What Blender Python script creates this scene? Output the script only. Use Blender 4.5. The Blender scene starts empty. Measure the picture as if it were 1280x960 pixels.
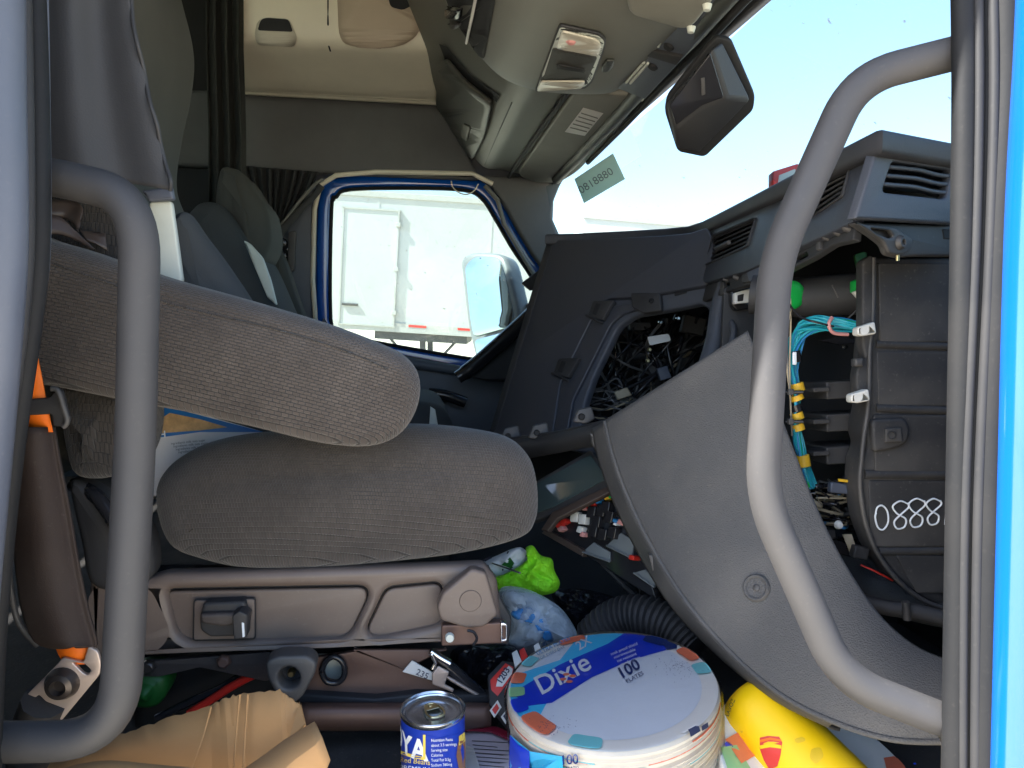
import bpy, bmesh, math, random
from mathutils import Vector, Matrix
from mathutils.bvhtree import BVHTree
random.seed(7)
R = math.radians
sc = bpy.context.scene
col = sc.collection

# ------------------------------------------------------------------ camera
FPX, CX, CY = 940.0, 640.0, 480.0            # focal length and centre in photograph pixels (1280 x 960)
CAM = Vector((0.0, 0.0, 1.90))
PITCH, YAW = R(5.17), R(8.0)
FWD = Vector((math.sin(YAW) * math.cos(PITCH), math.cos(YAW) * math.cos(PITCH), -math.sin(PITCH)))
RGT = Vector((math.cos(YAW), -math.sin(YAW), 0.0))
UPV = RGT.cross(FWD)
cd = bpy.data.cameras.new('camera'); cam = bpy.data.objects.new('camera', cd); col.objects.link(cam)
cd.sensor_width = 36.0; cd.lens = 36.0 * FPX / 1280.0; cd.clip_start = 0.02; cd.clip_end = 2000.0
M = Matrix.Identity(4)
for i in range(3):
    M[i][0], M[i][1], M[i][2], M[i][3] = RGT[i], UPV[i], -FWD[i], CAM[i]
cam.matrix_world = M
sc.camera = cam

# ------------------------------------------------------------------ sky, sun, exposure
SUN_EL, SUN_B = R(52), R(7)                 # sun behind the truck, slightly to the open door's side
SDIR = Vector((-math.cos(SUN_EL) * math.cos(SUN_B), -math.cos(SUN_EL) * math.sin(SUN_B), math.sin(SUN_EL)))
w = bpy.data.worlds.new('World'); sc.world = w; w.use_nodes = True
nt = w.node_tree
bg = nt.nodes['Background']
sky = nt.nodes.new('ShaderNodeTexSky'); sky.sky_type = 'NISHITA'; sky.sun_disc = False
sky.sun_elevation = SUN_EL; sky.sun_rotation = math.atan2(SDIR.x, SDIR.y); sky.air_density = 1.0; sky.dust_density = 1.5
nt.links.new(sky.outputs[0], bg.inputs[0]); bg.inputs[1].default_value = 0.13
ld = bpy.data.lights.new('sun', 'SUN'); sun = bpy.data.objects.new('sun', ld); col.objects.link(sun)
ld.energy = 5.0; ld.angle = R(0.5); ld.color = (1.0, 0.95, 0.87)
sun.rotation_euler = SDIR.to_track_quat('Z', 'Y').to_euler(); sun.location = (-20, -10, 40)
sc.view_settings.view_transform = 'Standard'; sc.view_settings.look = 'None'
sc.view_settings.exposure = 2.3; sc.view_settings.gamma = 1.0; sc.view_settings.use_curve_mapping = False
sc.render.engine = 'CYCLES'
cy = sc.cycles
cy.use_denoising = True
cy.max_bounces = 10; cy.diffuse_bounces = 6; cy.glossy_bounces = 4; cy.transmission_bounces = 4; cy.transparent_max_bounces = 16
cy.caustics_reflective = False; cy.caustics_refractive = False
cy.sample_clamp_indirect = 6.0

# ------------------------------------------------------------------ geometry helpers
def ray(px, py):
    return FWD + RGT * ((px - CX) / FPX) + UPV * ((CY - py) / FPX)
def D(px, py, d): return CAM + ray(px, py) * d
def atY(px, py, y):
    r = ray(px, py); return CAM + r * ((y - CAM.y) / r.y)
def atZ(px, py, z):
    r = ray(px, py); return CAM + r * ((z - CAM.z) / r.z)
def atX(px, py, x):
    r = ray(px, py); return CAM + r * ((x - CAM.x) / r.x)

class Pl:
    """a plane in the place; pixels of the photograph are carried onto it"""
    def __init__(s, a, b, c):
        s.o = a.copy(); s.n = (b - a).cross(c - a).normalized()
        if s.n.dot(CAM - a) < 0: s.n.negate()
        s.u = (RGT - s.n * RGT.dot(s.n)).normalized(); s.v = s.n.cross(s.u)
    def hit(s, px, py):
        r = ray(px, py); return CAM + r * ((s.o - CAM).dot(s.n) / r.dot(s.n))
    def loc(s, px, py):
        p = s.hit(px, py) - s.o; return (p.dot(s.u), p.dot(s.v))
    def off(s, d):
        q = Pl.__new__(Pl); q.o = s.o + s.n * d; q.n, q.u, q.v = s.n, s.u, s.v; return q
def PY(y): return Pl(Vector((0, y, 0)), Vector((1, y, 0)), Vector((0, y, 1)))
def PD(d): return Pl(D(0, 0, d), D(1000, 0, d), D(0, 900, d))
def P3(a, b, c): return Pl(D(*a), D(*b), D(*c))

def rp(pts, r=8, n=4):
    out = []; N = len(pts)
    for i in range(N):
        p, a, b = Vector(pts[i][:2]), Vector(pts[i - 1][:2]), Vector(pts[(i + 1) % N][:2])
        la, lb = (a - p).length, (b - p).length
        s0 = p + (a - p) * min(r / max(la, 1e-6), .48); s1 = p + (b - p) * min(r / max(lb, 1e-6), .48)
        for k in range(n + 1):
            t = k / n
            q = s0 * (1 - t) ** 2 + p * 2 * t * (1 - t) + s1 * t * t
            out.append((q.x, q.y))
    return out
def crom(pts, n=6, closed=False):
    pts = [Vector(p) for p in pts]; N = len(pts); out = []
    rng = range(N) if closed else range(N - 1)
    for i in rng:
        if closed: p0, p1, p2, p3 = pts[i - 1], pts[i], pts[(i + 1) % N], pts[(i + 2) % N]
        else: p0, p1, p2, p3 = pts[max(i - 1, 0)], pts[i], pts[i + 1], pts[min(i + 2, N - 1)]
        for k in range(n):
            t = k / n
            out.append(.5 * ((2 * p1) + (p2 - p0) * t + (2 * p0 - 5 * p1 + 4 * p2 - p3) * t * t + (3 * p1 - p0 - 3 * p2 + p3) * t ** 3))
    if not closed: out.append(pts[-1])
    return out
def fil3(pts, r, n=6):
    pts = [Vector(p) for p in pts]; out = [pts[0]]
    for i in range(1, len(pts) - 1):
        p, a, b = pts[i], pts[i - 1], pts[i + 1]
        s0 = p + (a - p) * min(r / (a - p).length, .48); s1 = p + (b - p) * min(r / (b - p).length, .48)
        for k in range(n + 1):
            t = k / n
            out.append(s0 * (1 - t) ** 2 + p * 2 * t * (1 - t) + s1 * t * t)
    out.append(pts[-1]); return out

WL = {}
def add(name, verts, faces, mat, parent=None, smooth=40, kind=None):
    c = Vector((0, 0, 0))
    for v in verts: c += v
    c /= max(len(verts), 1)
    me = bpy.data.meshes.new(name)
    me.from_pydata([v - c for v in verts], [], faces); me.update()
    if smooth:
        me.shade_smooth(); me.set_sharp_from_angle(angle=R(smooth))
    me.materials.append(mat)
    o = bpy.data.objects.new(name, me); col.objects.link(o)
    WL[o.name] = c
    o.location = c
    if parent is not None:
        o.parent = parent; o.location = c - WL[parent.name]
    if kind: o['kind'] = kind
    return o
def root(name, label, cat, loc=(0, 0, 0), group=None):
    o = bpy.data.objects.new(name, None); col.objects.link(o); o.empty_display_size = .05
    o.location = loc; WL[o.name] = Vector(loc); return tag(o, label, cat, group)
def tag(o, label, cat, group=None):
    o['label'] = label; o['category'] = cat
    if group: o['group'] = group
    return o
def recalc(o):
    bm = bmesh.new(); bm.from_mesh(o.data); bmesh.ops.recalc_face_normals(bm, faces=bm.faces); bm.to_mesh(o.data); bm.free(); return o
def bevel(o, wd, seg=2, ang=35):
    m = o.modifiers.new('bevel', 'BEVEL'); m.width = wd; m.segments = seg; m.limit_method = 'ANGLE'; m.angle_limit = R(ang); m.harden_normals = False
    return o
def solid(o, t, off=-1):
    m = o.modifiers.new('solid', 'SOLIDIFY'); m.thickness = t; m.offset = off; return o

def curve_mesh(loops, ext, bev, offset=True, res=2):
    cu = bpy.data.curves.new('tmp', 'CURVE'); cu.dimensions = '2D'; cu.fill_mode = 'BOTH'
    for lp in loops:
        s = cu.splines.new('POLY'); s.points.add(len(lp) - 1); s.use_cyclic_u = True
        for q, p in zip(s.points, lp): q.co = (p[0], p[1], 0, 1)
    cu.extrude = ext; cu.bevel_depth = bev; cu.bevel_resolution = res
    if offset: cu.offset = -bev
    o = bpy.data.objects.new('tmp', cu); col.objects.link(o)
    dg = bpy.context.evaluated_depsgraph_get()
    me = bpy.data.meshes.new_from_object(o.evaluated_get(dg))
    V = [v.co.copy() for v in me.vertices]; Fc = [tuple(p.vertices) for p in me.polygons]
    bpy.data.objects.remove(o); bpy.data.curves.remove(cu); bpy.data.meshes.remove(me)
    return V, Fc
def plate(name, outer, pl, th, mat, parent=None, holes=(), bev=.002, smooth=40, kind=None):
    """flat piece cut to an outline, with real thickness, lying in plane pl"""
    loops = [[pl.loc(*p[:2]) for p in lp] for lp in [outer] + list(holes)]
    bev = min(bev, th * .45)
    V, Fc = curve_mesh(loops, max(th / 2 - bev, 1e-5), bev)
    W = [pl.o + pl.u * v.x + pl.v * v.y + pl.n * (v.z - th / 2) for v in V]
    o = add(name, W, Fc, mat, parent, smooth, kind)
    bm = bmesh.new(); bm.from_mesh(o.data); bmesh.ops.remove_doubles(bm, verts=bm.verts, dist=1e-6); bmesh.ops.recalc_face_normals(bm, faces=bm.faces); bm.to_mesh(o.data); bm.free()
    o.data.shade_smooth(); o.data.set_sharp_from_angle(angle=R(smooth or 1))
    return o
def tubev(path, r, seg=10, caps=True, V=None, Fc=None):
    V = [] if V is None else V; Fc = [] if Fc is None else Fc; base = len(V)
    path = [Vector(p) for p in path]; N = len(path); nrm = None
    for i, p in enumerate(path):
        t = (path[min(i + 1, N - 1)] - path[max(i - 1, 0)]).normalized()
        if nrm is None:
            nrm = t.cross(Vector((0, 0, 1)));
            if nrm.length < .05: nrm = t.cross(Vector((1, 0, 0)))
        nrm = (nrm - t * nrm.dot(t)).normalized(); b = t.cross(nrm)
        rr = r[i] if isinstance(r, (list, tuple)) else r
        for k in range(seg):
            a = 2 * math.pi * k / seg
            V.append(p + nrm * (math.cos(a) * rr) + b * (math.sin(a) * rr))
    for i in range(N - 1):
        for k in range(seg):
            k2 = (k + 1) % seg
            Fc.append((base + i * seg + k, base + i * seg + k2, base + (i + 1) * seg + k2, base + (i + 1) * seg + k))
    if caps:
        Fc.append(tuple(base + k for k in reversed(range(seg)))); Fc.append(tuple(base + (N - 1) * seg + k for k in range(seg)))
    return V, Fc
def tube(name, path, r, mat, parent=None, seg=10, smooth=60):
    V, Fc = tubev(path, r, seg); return recalc(add(name, V, Fc, mat, parent, smooth))
def patch(name, rows, mat, parent=None, th=0.0, nu=0, nv=0, smooth=60, kind=None):
    """a sheet through rows of points, refined with splines"""
    rows = [[Vector(p) for p in r] for r in rows]
    if nu: rows = [crom(r, nu) for r in rows]
    if nv:
        cols = [crom([r[i] for r in rows], nv) for i in range(len(rows[0]))]
        rows = [[c[j] for c in cols] for j in range(len(cols[0]))]
    n = len(rows[0]); V = [p for r in rows for p in r]
    Fc = [(j * n + i, j * n + i + 1, (j + 1) * n + i + 1, (j + 1) * n + i) for j in range(len(rows) - 1) for i in range(n - 1)]
    o = add(name, V, Fc, mat, parent, smooth, kind)
    if th: solid(o, th, 0)
    return o
def lathe(name, prof, origin, axis, mat, parent=None, seg=48, smooth=40):
    axis = axis.normalized(); u = axis.orthogonal().normalized(); v = axis.cross(u)
    V = []; Fc = []
    for r, h in prof:
        for k in range(seg):
            a = 2 * math.pi * k / seg
            V.append(origin + axis * h + (u * math.cos(a) + v * math.sin(a)) * max(r, 1e-5))
    for i in range(len(prof) - 1):
        for k in range(seg):
            k2 = (k + 1) % seg
            Fc.append((i * seg + k, i * seg + k2, (i + 1) * seg + k2, (i + 1) * seg + k))
    return recalc(add(name, V, Fc, mat, parent, smooth))
def boxv(c, sx, sy, sz, ax=None):
    ax = ax or (Vector((1, 0, 0)), Vector((0, 1, 0)), Vector((0, 0, 1)))
    V = [c + ax[0] * (x * sx / 2) + ax[1] * (y * sy / 2) + ax[2] * (z * sz / 2) for z in (-1, 1) for y in (-1, 1) for x in (-1, 1)]
    Fc = [(0, 2, 3, 1), (4, 5, 7, 6), (0, 1, 5, 4), (2, 6, 7, 3), (0, 4, 6, 2), (1, 3, 7, 5)]
    return V, Fc
def box(name, c, sx, sy, sz, mat, parent=None, ax=None, bev=.0, smooth=40):
    V, Fc = boxv(Vector(c), sx, sy, sz, ax); o = add(name, V, Fc, mat, parent, smooth)
    if bev: bevel(o, bev)
    return o
CAX = (RGT, FWD, UPV)
def rotax(a):    # camera-square axes turned by a in the picture
    return (RGT * math.cos(a) - UPV * math.sin(a), FWD, UPV * math.cos(a) + RGT * math.sin(a))
def pillow(name, outline, y0, y1, r, mat, parent=None, bulge=.012, n=6, yref=None):
    """upholstered body: closed side outline (pixels) carried to plane Y=y0, filled to y1 with rounded borders"""
    pts = crom([(p[0], p[1], 0) for p in outline], n, True)
    P = [atY(p.x, p.y, yref or (y0 + r * .3)) for p in pts]; N = len(P)
    c = sum(P, Vector()) / N
    area = sum(P[i].x * P[(i + 1) % N].z - P[(i + 1) % N].x * P[i].z for i in range(N))
    nr = []
    for i in range(N):
        t = P[(i + 1) % N] - P[i - 1]; q = Vector((-t.z, 0, t.x)).normalized()
        if area < 0: q.negate()
        nr.append(q)            # points inward
    loops = []
    def loop(y, inset, shrink=0):
        L = []
        for i in range(N):
            p = P[i] + nr[i] * inset
            p = p.lerp(c, shrink); L.append(Vector((p.x, y, p.z)))
        loops.append(L)
    steps = 6
    for s in (.9, .75, .55, .35, .18, .06):
        loop(y0 - bulge * (1 - (1 - s) ** 2), r, s)
    for k in range(steps + 1):
        a = k / steps * math.pi / 2
        loop(y0 + r * (1 - math.cos(a)), r * (1 - math.sin(a)))
    for k in range(steps + 1):
        a = (1 - k / steps) * math.pi / 2
        loop(y1 - r * (1 - math.cos(a)), r * (1 - math.sin(a)))
    loop(y1, r, .5)
    V = [p for L in loops for p in L]; Fc = []
    for j in range(len(loops) - 1):
        for i in range(N):
            i2 = (i + 1) % N
            Fc.append((j * N + i, j * N + i2, (j + 1) * N + i2, (j + 1) * N + i))
    V.append(Vector((c.x, y0 - bulge, c.z))); V.append(Vector((c.x, y1, c.z)))
    for i in range(N):
        Fc.append((len(V) - 2, (i + 1) % N, i)); j = (len(loops) - 1) * N; Fc.append((len(V) - 1, j + i, j + (i + 1) % N))
    return recalc(add(name, V, Fc, mat, parent, 70))
def bvh_of(o):
    base = WL[o.name]
    dg = bpy.context.evaluated_depsgraph_get(); e = o.evaluated_get(dg); me = e.to_mesh()
    b = BVHTree.FromPolygons([v.co + base for v in me.vertices], [tuple(p.vertices) for p in me.polygons]); e.to_mesh_clear(); return b
def onto(b, px, py, lift=.0008, d0=.9):
    r = ray(px, py).normalized(); h = b.ray_cast(CAM, r)
    if h[0] is None: return D(px, py, d0)
    n = h[1] if h[1].dot(r) < 0 else -h[1]
    return h[0] + n * lift
def decal(name, poly, b, mat, parent, lift=.0008, d0=.9, cuts=0):
    """printed mark lying on a built surface"""
    V, Fc = curve_mesh([[(p[0], p[1]) for p in poly]], 0, 0, False)
    bm = bmesh.new(); vs = [bm.verts.new(v) for v in V]
    for f in Fc:
        try: bm.faces.new([vs[i] for i in f])
        except ValueError: pass
    bmesh.ops.triangulate(bm, faces=bm.faces)
    for _ in range(cuts): bmesh.ops.subdivide_edges(bm, edges=bm.edges, cuts=1)
    bm.verts.index_update()
    pc_ = sum((Vector((p[0], p[1])) for p in poly), Vector((0, 0))) / len(poly); W = []
    for v in bm.verts:
        q = Vector((v.co.x, v.co.y))
        for _ in range(40):
            if b.ray_cast(CAM, ray(q.x, q.y).normalized())[0] is not None: break
            q = q.lerp(pc_, .05)
        W.append(onto(b, q.x, q.y, lift, d0))
    F2 = [tuple(v.index for v in f.verts) for f in bm.faces]; bm.free()
    return add(name, W, F2, mat, parent, 60)
def text_mesh(s, bold=0.0):
    cu = bpy.data.curves.new('tmp', 'FONT'); cu.body = s; cu.resolution_u = 3; cu.offset = bold
    o = bpy.data.objects.new('tmp', cu); col.objects.link(o)
    dg = bpy.context.evaluated_depsgraph_get(); me = bpy.data.meshes.new_from_object(o.evaluated_get(dg))
    V = [v.co.copy() for v in me.vertices]; Fc = [tuple(p.vertices) for p in me.polygons]
    bpy.data.objects.remove(o); bpy.data.curves.remove(cu); bpy.data.meshes.remove(me); return V, Fc
def letter(name, s, x, y, size, b, mat, parent, ang=0, lift=.0012, shear=0, sx=1, bold=0, mirror=False, d0=.9):
    """lettering laid on a built surface; (x, y) is the start of its base line"""
    V, Fc = text_mesh(s, bold); ca, sa = math.cos(R(ang)), math.sin(R(ang)); W = []
    wmax = max([v.x for v in V] + [0])
    for v in V:
        u = ((wmax - v.x) if mirror else v.x) * size * sx + v.y * size * shear; h = v.y * size
        W.append(onto(b, x + u * ca - h * sa, y - u * sa - h * ca, lift, d0))
    return add(name, W, Fc, mat, parent, 60)

# ------------------------------------------------------------------ materials
MATS = {}
def srgb(c): return tuple(((v / 255) / 12.92 if v / 255 <= .04045 else ((v / 255 + .055) / 1.055) ** 2.4) for v in c)
def mat(name, c, rough=.5, metal=0, bump=None, bs=400, bst=.3, bd=.001, var=.12, vs=12, dust=0, spec=.5, coat=0, trans=0, axes='XZ', rot=0):
    m = bpy.data.materials.new(name); m.use_nodes = True; n = m.node_tree.nodes; L = m.node_tree.links
    p = n['Principled BSDF']; p.inputs['Roughness'].default_value = rough; p.inputs['Metallic'].default_value = metal
    p.inputs['Specular IOR Level'].default_value = spec
    if coat: p.inputs['Coat Weight'].default_value = coat; p.inputs['Coat Roughness'].default_value = .08
    tc = n.new('ShaderNodeTexCoord'); base = (*c, 1)
    nz = n.new('ShaderNodeTexNoise'); nz.inputs['Scale'].default_value = vs; nz.inputs['Detail'].default_value = 8; nz.inputs['Roughness'].default_value = .65
    L.new(tc.outputs['Object'], nz.inputs['Vector'])
    mx = n.new('ShaderNodeMixRGB'); mx.inputs[1].default_value = tuple(v * (1 - var * 1.6) for v in c) + (1,); mx.inputs[2].default_value = tuple(min(1, v * (1 + var * 1.6)) for v in c) + (1,)
    L.new(nz.outputs[0], mx.inputs[0]); out = mx.outputs[0]
    if dust:
        n2 = n.new('ShaderNodeTexNoise'); n2.inputs['Scale'].default_value = 220; n2.inputs['Detail'].default_value = 3; L.new(tc.outputs['Object'], n2.inputs['Vector'])
        n3 = n.new('ShaderNodeTexNoise'); n3.inputs['Scale'].default_value = 9; n3.inputs['Detail'].default_value = 6; L.new(tc.outputs['Object'], n3.inputs['Vector'])
        r2 = n.new('ShaderNodeMapRange'); r2.inputs[1].default_value = .62; r2.inputs[2].default_value = .8; L.new(n2.outputs[0], r2.inputs[0])
        r3 = n.new('ShaderNodeMapRange'); r3.inputs[1].default_value = .45; r3.inputs[2].default_value = .75; L.new(n3.outputs[0], r3.inputs[0])
        ad = n.new('ShaderNodeMath'); ad.operation = 'ADD'; L.new(r2.outputs[0], ad.inputs[0]); L.new(r3.outputs[0], ad.inputs[1])
        ml = n.new('ShaderNodeMath'); ml.operation = 'MULTIPLY'; ml.inputs[1].default_value = dust; L.new(ad.outputs[0], ml.inputs[0])
        m2 = n.new('ShaderNodeMixRGB'); m2.inputs[2].default_value = (.42, .38, .33, 1); L.new(ml.outputs[0], m2.inputs[0]); L.new(out, m2.inputs[1]); out = m2.outputs[0]
        rr = n.new('ShaderNodeMapRange'); rr.inputs[3].default_value = rough; rr.inputs[4].default_value = min(1, rough + .35); L.new(n3.outputs[0], rr.inputs[0]); L.new(rr.outputs[0], p.inputs['Roughness'])
    h = None
    if bump == 'grain':
        t = n.new('ShaderNodeTexVoronoi'); t.feature = 'SMOOTH_F1'; t.inputs['Scale'].default_value = bs; L.new(tc.outputs['Object'], t.inputs['Vector']); h = t.outputs[0]
    elif bump == 'noise':
        t = n.new('ShaderNodeTexNoise'); t.inputs['Scale'].default_value = bs; t.inputs['Detail'].default_value = 4; L.new(tc.outputs['Object'], t.inputs['Vector']); h = t.outputs[0]
    elif bump == 'weave':
        sp = n.new('ShaderNodeSeparateXYZ'); L.new(tc.outputs['Object'], sp.inputs[0])
        cb = n.new('ShaderNodeCombineXYZ'); L.new(sp.outputs[0], cb.inputs[0]); L.new(sp.outputs[2], cb.inputs[1])
        ny = n.new('ShaderNodeMath'); ny.operation = 'MULTIPLY'; ny.inputs[1].default_value = 1.0; L.new(sp.outputs[1], ny.inputs[0])
        ad = n.new('ShaderNodeMath'); ad.operation = 'ADD'; L.new(sp.outputs[2], ad.inputs[0]); L.new(ny.outputs[0], ad.inputs[1]); L.new(ad.outputs[0], cb.inputs[1])
        mp = n.new('ShaderNodeMapping'); mp.inputs['Rotation'].default_value = (0, 0, rot); L.new(cb.outputs[0], mp.inputs[0])
        t = n.new('ShaderNodeTexBrick'); t.inputs['Scale'].default_value = 100.0; t.offset = .5
        bw, bh = bs[0] * 100, bs[1] * 100
        t.inputs['Brick Width'].default_value = bw; t.inputs['Row Height'].default_value = bh; t.inputs['Mortar Size'].default_value = min(bw, bh) * .2; t.inputs['Mortar Smooth'].default_value = .9
        t.inputs['Color1'].default_value = (1, 1, 1, 1); t.inputs['Color2'].default_value = (.78, .78, .78, 1); t.inputs['Mortar'].default_value = (.12, .12, .12, 1)
        L.new(mp.outputs[0], t.inputs['Vector'])
        mm = n.new('ShaderNodeMixRGB'); mm.blend_type = 'MULTIPLY'; mm.inputs[0].default_value = .85; L.new(out, mm.inputs[1]); L.new(t.outputs[0], mm.inputs[2]); out = mm.outputs[0]
        h = t.outputs[0]
        p.inputs['Sheen Weight'].default_value = .25; p.inputs['Sheen Roughness'].default_value = .5
    if h is not None:
        b = n.new('ShaderNodeBump'); b.inputs['Strength'].default_value = bst; b.inputs['Distance'].default_value = bd; L.new(h, b.inputs['Height']); L.new(b.outputs[0], p.inputs['Normal'])
    L.new(out, p.inputs['Base Color'])
    MATS[name] = m; return m
def glass(name, tint=(1, 1, 1), dirt=0, refl=1.0):
    m = bpy.data.materials.new(name); m.use_nodes = True; n = m.node_tree.nodes; L = m.node_tree.links
    n.remove(n['Principled BSDF']); o = n['Material Output']
    t = n.new('ShaderNodeBsdfTransparent'); t.inputs[0].default_value = (*tint, 1)
    g = n.new('ShaderNodeBsdfGlossy'); g.inputs['Roughness'].default_value = .02
    f = n.new('ShaderNodeFresnel'); f.inputs[0].default_value = 1.45
    s = n.new('ShaderNodeMixShader'); ml = n.new('ShaderNodeMath'); ml.operation = 'MULTIPLY'; ml.inputs[1].default_value = refl; L.new(f.outputs[0], ml.inputs[0])
    L.new(ml.outputs[0], s.inputs[0]); L.new(t.outputs[0], s.inputs[1]); L.new(g.outputs[0], s.inputs[2]); last = s
    if dirt:
        tc = n.new('ShaderNodeTexCoord'); a = n.new('ShaderNodeTexNoise'); a.inputs['Scale'].default_value = 75; a.inputs['Detail'].default_value = 2
        b = n.new('ShaderNodeTexNoise'); b.inputs['Scale'].default_value = 4; L.new(tc.outputs['Object'], a.inputs[0]); L.new(tc.outputs['Object'], b.inputs[0])
        r1 = n.new('ShaderNodeMapRange'); r1.inputs[1].default_value = .72; r1.inputs[2].default_value = .78; L.new(a.outputs[0], r1.inputs[0])
        r2 = n.new('ShaderNodeMapRange'); r2.inputs[1].default_value = .35; r2.inputs[2].default_value = .75; L.new(b.outputs[0], r2.inputs[0])
        q = n.new('ShaderNodeMath'); q.operation = 'MULTIPLY'; L.new(r1.outputs[0], q.inputs[0]); q.inputs[1].default_value = .8
        q2 = n.new('ShaderNodeMath'); q2.operation = 'MULTIPLY'; L.new(r2.outputs[0], q2.inputs[0]); q2.inputs[1].default_value = dirt
        q3 = n.new('ShaderNodeMath'); q3.operation = 'MAXIMUM'; L.new(q.outputs[0], q3.inputs[0]); L.new(q2.outputs[0], q3.inputs[1])
        df = n.new('ShaderNodeBsdfTranslucent'); df.inputs[0].default_value = (.5, .47, .42, 1); d2 = n.new('ShaderNodeBsdfDiffuse'); d2.inputs[0].default_value = (.3, .28, .25, 1)
        ms = n.new('ShaderNodeMixShader'); L.new(df.outputs[0], ms.inputs[1]); L.new(d2.outputs[0], ms.inputs[2]); ms.inputs[0].default_value = .5
        s2 = n.new('ShaderNodeMixShader'); L.new(q3.outputs[0], s2.inputs[0]); L.new(s.outputs[0], s2.inputs[1]); L.new(ms.outputs[0], s2.inputs[2]); last = s2
    L.new(last.outputs[0], o.inputs[0]); return m
def film(name, tint, op, c2=None):
    """thin plastic: partly see-through, partly scattering, with gloss"""
    m = bpy.data.materials.new(name); m.use_nodes = True; n = m.node_tree.nodes; L = m.node_tree.links; p = n['Principled BSDF']; o = n['Material Output']
    p.inputs['Base Color'].default_value = (*tint, 1); p.inputs['Roughness'].default_value = .12
    tc = n.new('ShaderNodeTexCoord'); z = n.new('ShaderNodeTexNoise'); z.inputs['Scale'].default_value = 28; z.inputs['Detail'].default_value = 7; z.inputs['Distortion'].default_value = 1.2; L.new(tc.outputs['Object'], z.inputs[0])
    b = n.new('ShaderNodeBump'); b.inputs['Strength'].default_value = .8; b.inputs['Distance'].default_value = .008; L.new(z.outputs[0], b.inputs['Height']); L.new(b.outputs[0], p.inputs['Normal'])
    t = n.new('ShaderNodeBsdfTransparent'); s = n.new('ShaderNodeMixShader'); r = n.new('ShaderNodeMapRange'); r.inputs[3].default_value = op * .5; r.inputs[4].default_value = min(1, op * 1.5)
    L.new(z.outputs[0], r.inputs[0]); L.new(r.outputs[0], s.inputs[0]); L.new(t.outputs[0], s.inputs[1]); L.new(p.outputs[0], s.inputs[2]); L.new(s.outputs[0], o.inputs[0]); return m

M_dash = mat('dash_skin', (.042, .046, .058), .42, bump='grain', bs=700, bst=.5, bd=.0006, var=.08, spec=.6)
M_dashl = mat('dash_end_skin', (.066, .073, .090), .5, bump='grain', bs=700, bst=.5, bd=.0006, var=.08)
M_kick = mat('kick_panel_grain', (.080, .079, .080), .55, bump='grain', bs=620, bst=.7, bd=.0012, var=.10, dust=.10)
M_blk = mat('black_plastic', (.026, .026, .028), .45, bump='noise', bs=260, bst=.12, dust=.04)
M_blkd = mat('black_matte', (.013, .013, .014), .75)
M_blkg = mat('black_gloss', (.020, .020, .023), .18)
M_heat = mat('heater_plastic', (.024, .024, .026), .5, bump='noise', bs=90, bst=.25, bd=.002, dust=.12)
M_brk = mat('bracket_grey', (.07, .068, .068), .38, metal=.3, dust=.12)
M_rub = mat('rubber_seal', (.009, .010, .012), .5, bump='noise', bs=160, bst=.15, dust=.02, spec=.25)
M_rubl = mat('rubber_bead', (.022, .023, .026), .45, dust=.03, spec=.3)
M_pill = mat('pillar_grey', (.075, .088, .12), .33, dust=.05)
M_blue = mat('blue_paint', (.003, .080, .39), .22, coat=1, var=.03)
M_hand = mat('handle_coat', (.038, .038, .041), .5, bump='noise', bs=900, bst=.12, bd=.0004, dust=.035, var=.06)
M_arm = mat('armrest_weave', (.058, .047, .041), .9, dust=.07, bump='weave', bs=(.0078, .0038), bst=1.0, bd=.0012, var=.22, rot=R(15), vs=9)
M_seat = mat('cushion_weave', (.054, .045, .040), .9, dust=.06, bump='weave', bs=(.0036, .0058), bst=1.0, bd=.0012, var=.22, rot=R(4), vs=8)
M_seatd = mat('bolster_weave', (.034, .029, .026), .9, bump='weave', bs=(.0045, .012), bst=.9, bd=.0012, var=.2)
M_back = mat('backrest_cloth', (.056, .057, .049), .9, bump='noise', bs=700, bst=.3)
M_backd = mat('backrest_dark_cloth', (.040, .044, .046), .9, bump='noise', bs=700, bst=.3)
M_trim = mat('light_trim', (.55, .58, .52), .5)
M_cloth = mat('grey_vinyl_cloth', (.033, .034, .038), .65, bump='noise', bs=500, bst=.25, var=.1)
M_curt = mat('black_curtain', (.045, .048, .048), .8, bump='noise', bs=500, bst=.2)
M_base = mat('seat_base_plastic', (.126, .096, .081), .30, bump='noise', bs=400, bst=.06, dust=.10, var=.1)  # warm tone put into the colour to hint at orange reflections
M_based = mat('seat_base_dark', (.045, .036, .034), .4, dust=.10)
M_susp = mat('suspension_steel', (.13, .075, .058), .34, metal=.35, dust=.08)
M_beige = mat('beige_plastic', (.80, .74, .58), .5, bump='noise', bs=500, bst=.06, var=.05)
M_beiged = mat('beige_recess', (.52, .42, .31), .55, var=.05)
M_cons = mat('console_olive', (.165, .166, .142), .5, bump='grain', bs=800, bst=.25, bd=.0005, var=.06)
M_consd = mat('console_dark', (.045, .048, .042), .5)
M_visor = mat('visor_vinyl', (.215, .212, .18), .6, bump='grain', bs=600, bst=.3, bd=.0006)
M_wall = mat('wall_dark', (.11, .11, .105), .7, bump='noise', bs=600, bst=.2)
M_door = mat('door_panel', (.09, .105, .13), .5, bump='grain', bs=500, bst=.3, bd=.0006)
M_floor = mat('floor_mat', (.030, .030, .031), .7, bump='noise', bs=150, bst=.5, bd=.002, dust=.12)
M_carpet = mat('carpet', (.028, .035, .042), .95, bump='noise', bs=900, bst=.8, bd=.002, dust=.03)
M_roof = mat('headliner', (.6, .56, .45), .9)
M_white = mat('white_paint', (.46, .47, .46), .4, var=.04, vs=3)
M_wplast = mat('white_plastic', (.72, .71, .66), .4)
M_red = mat('red_mark', (.62, .04, .03), .4)
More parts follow.
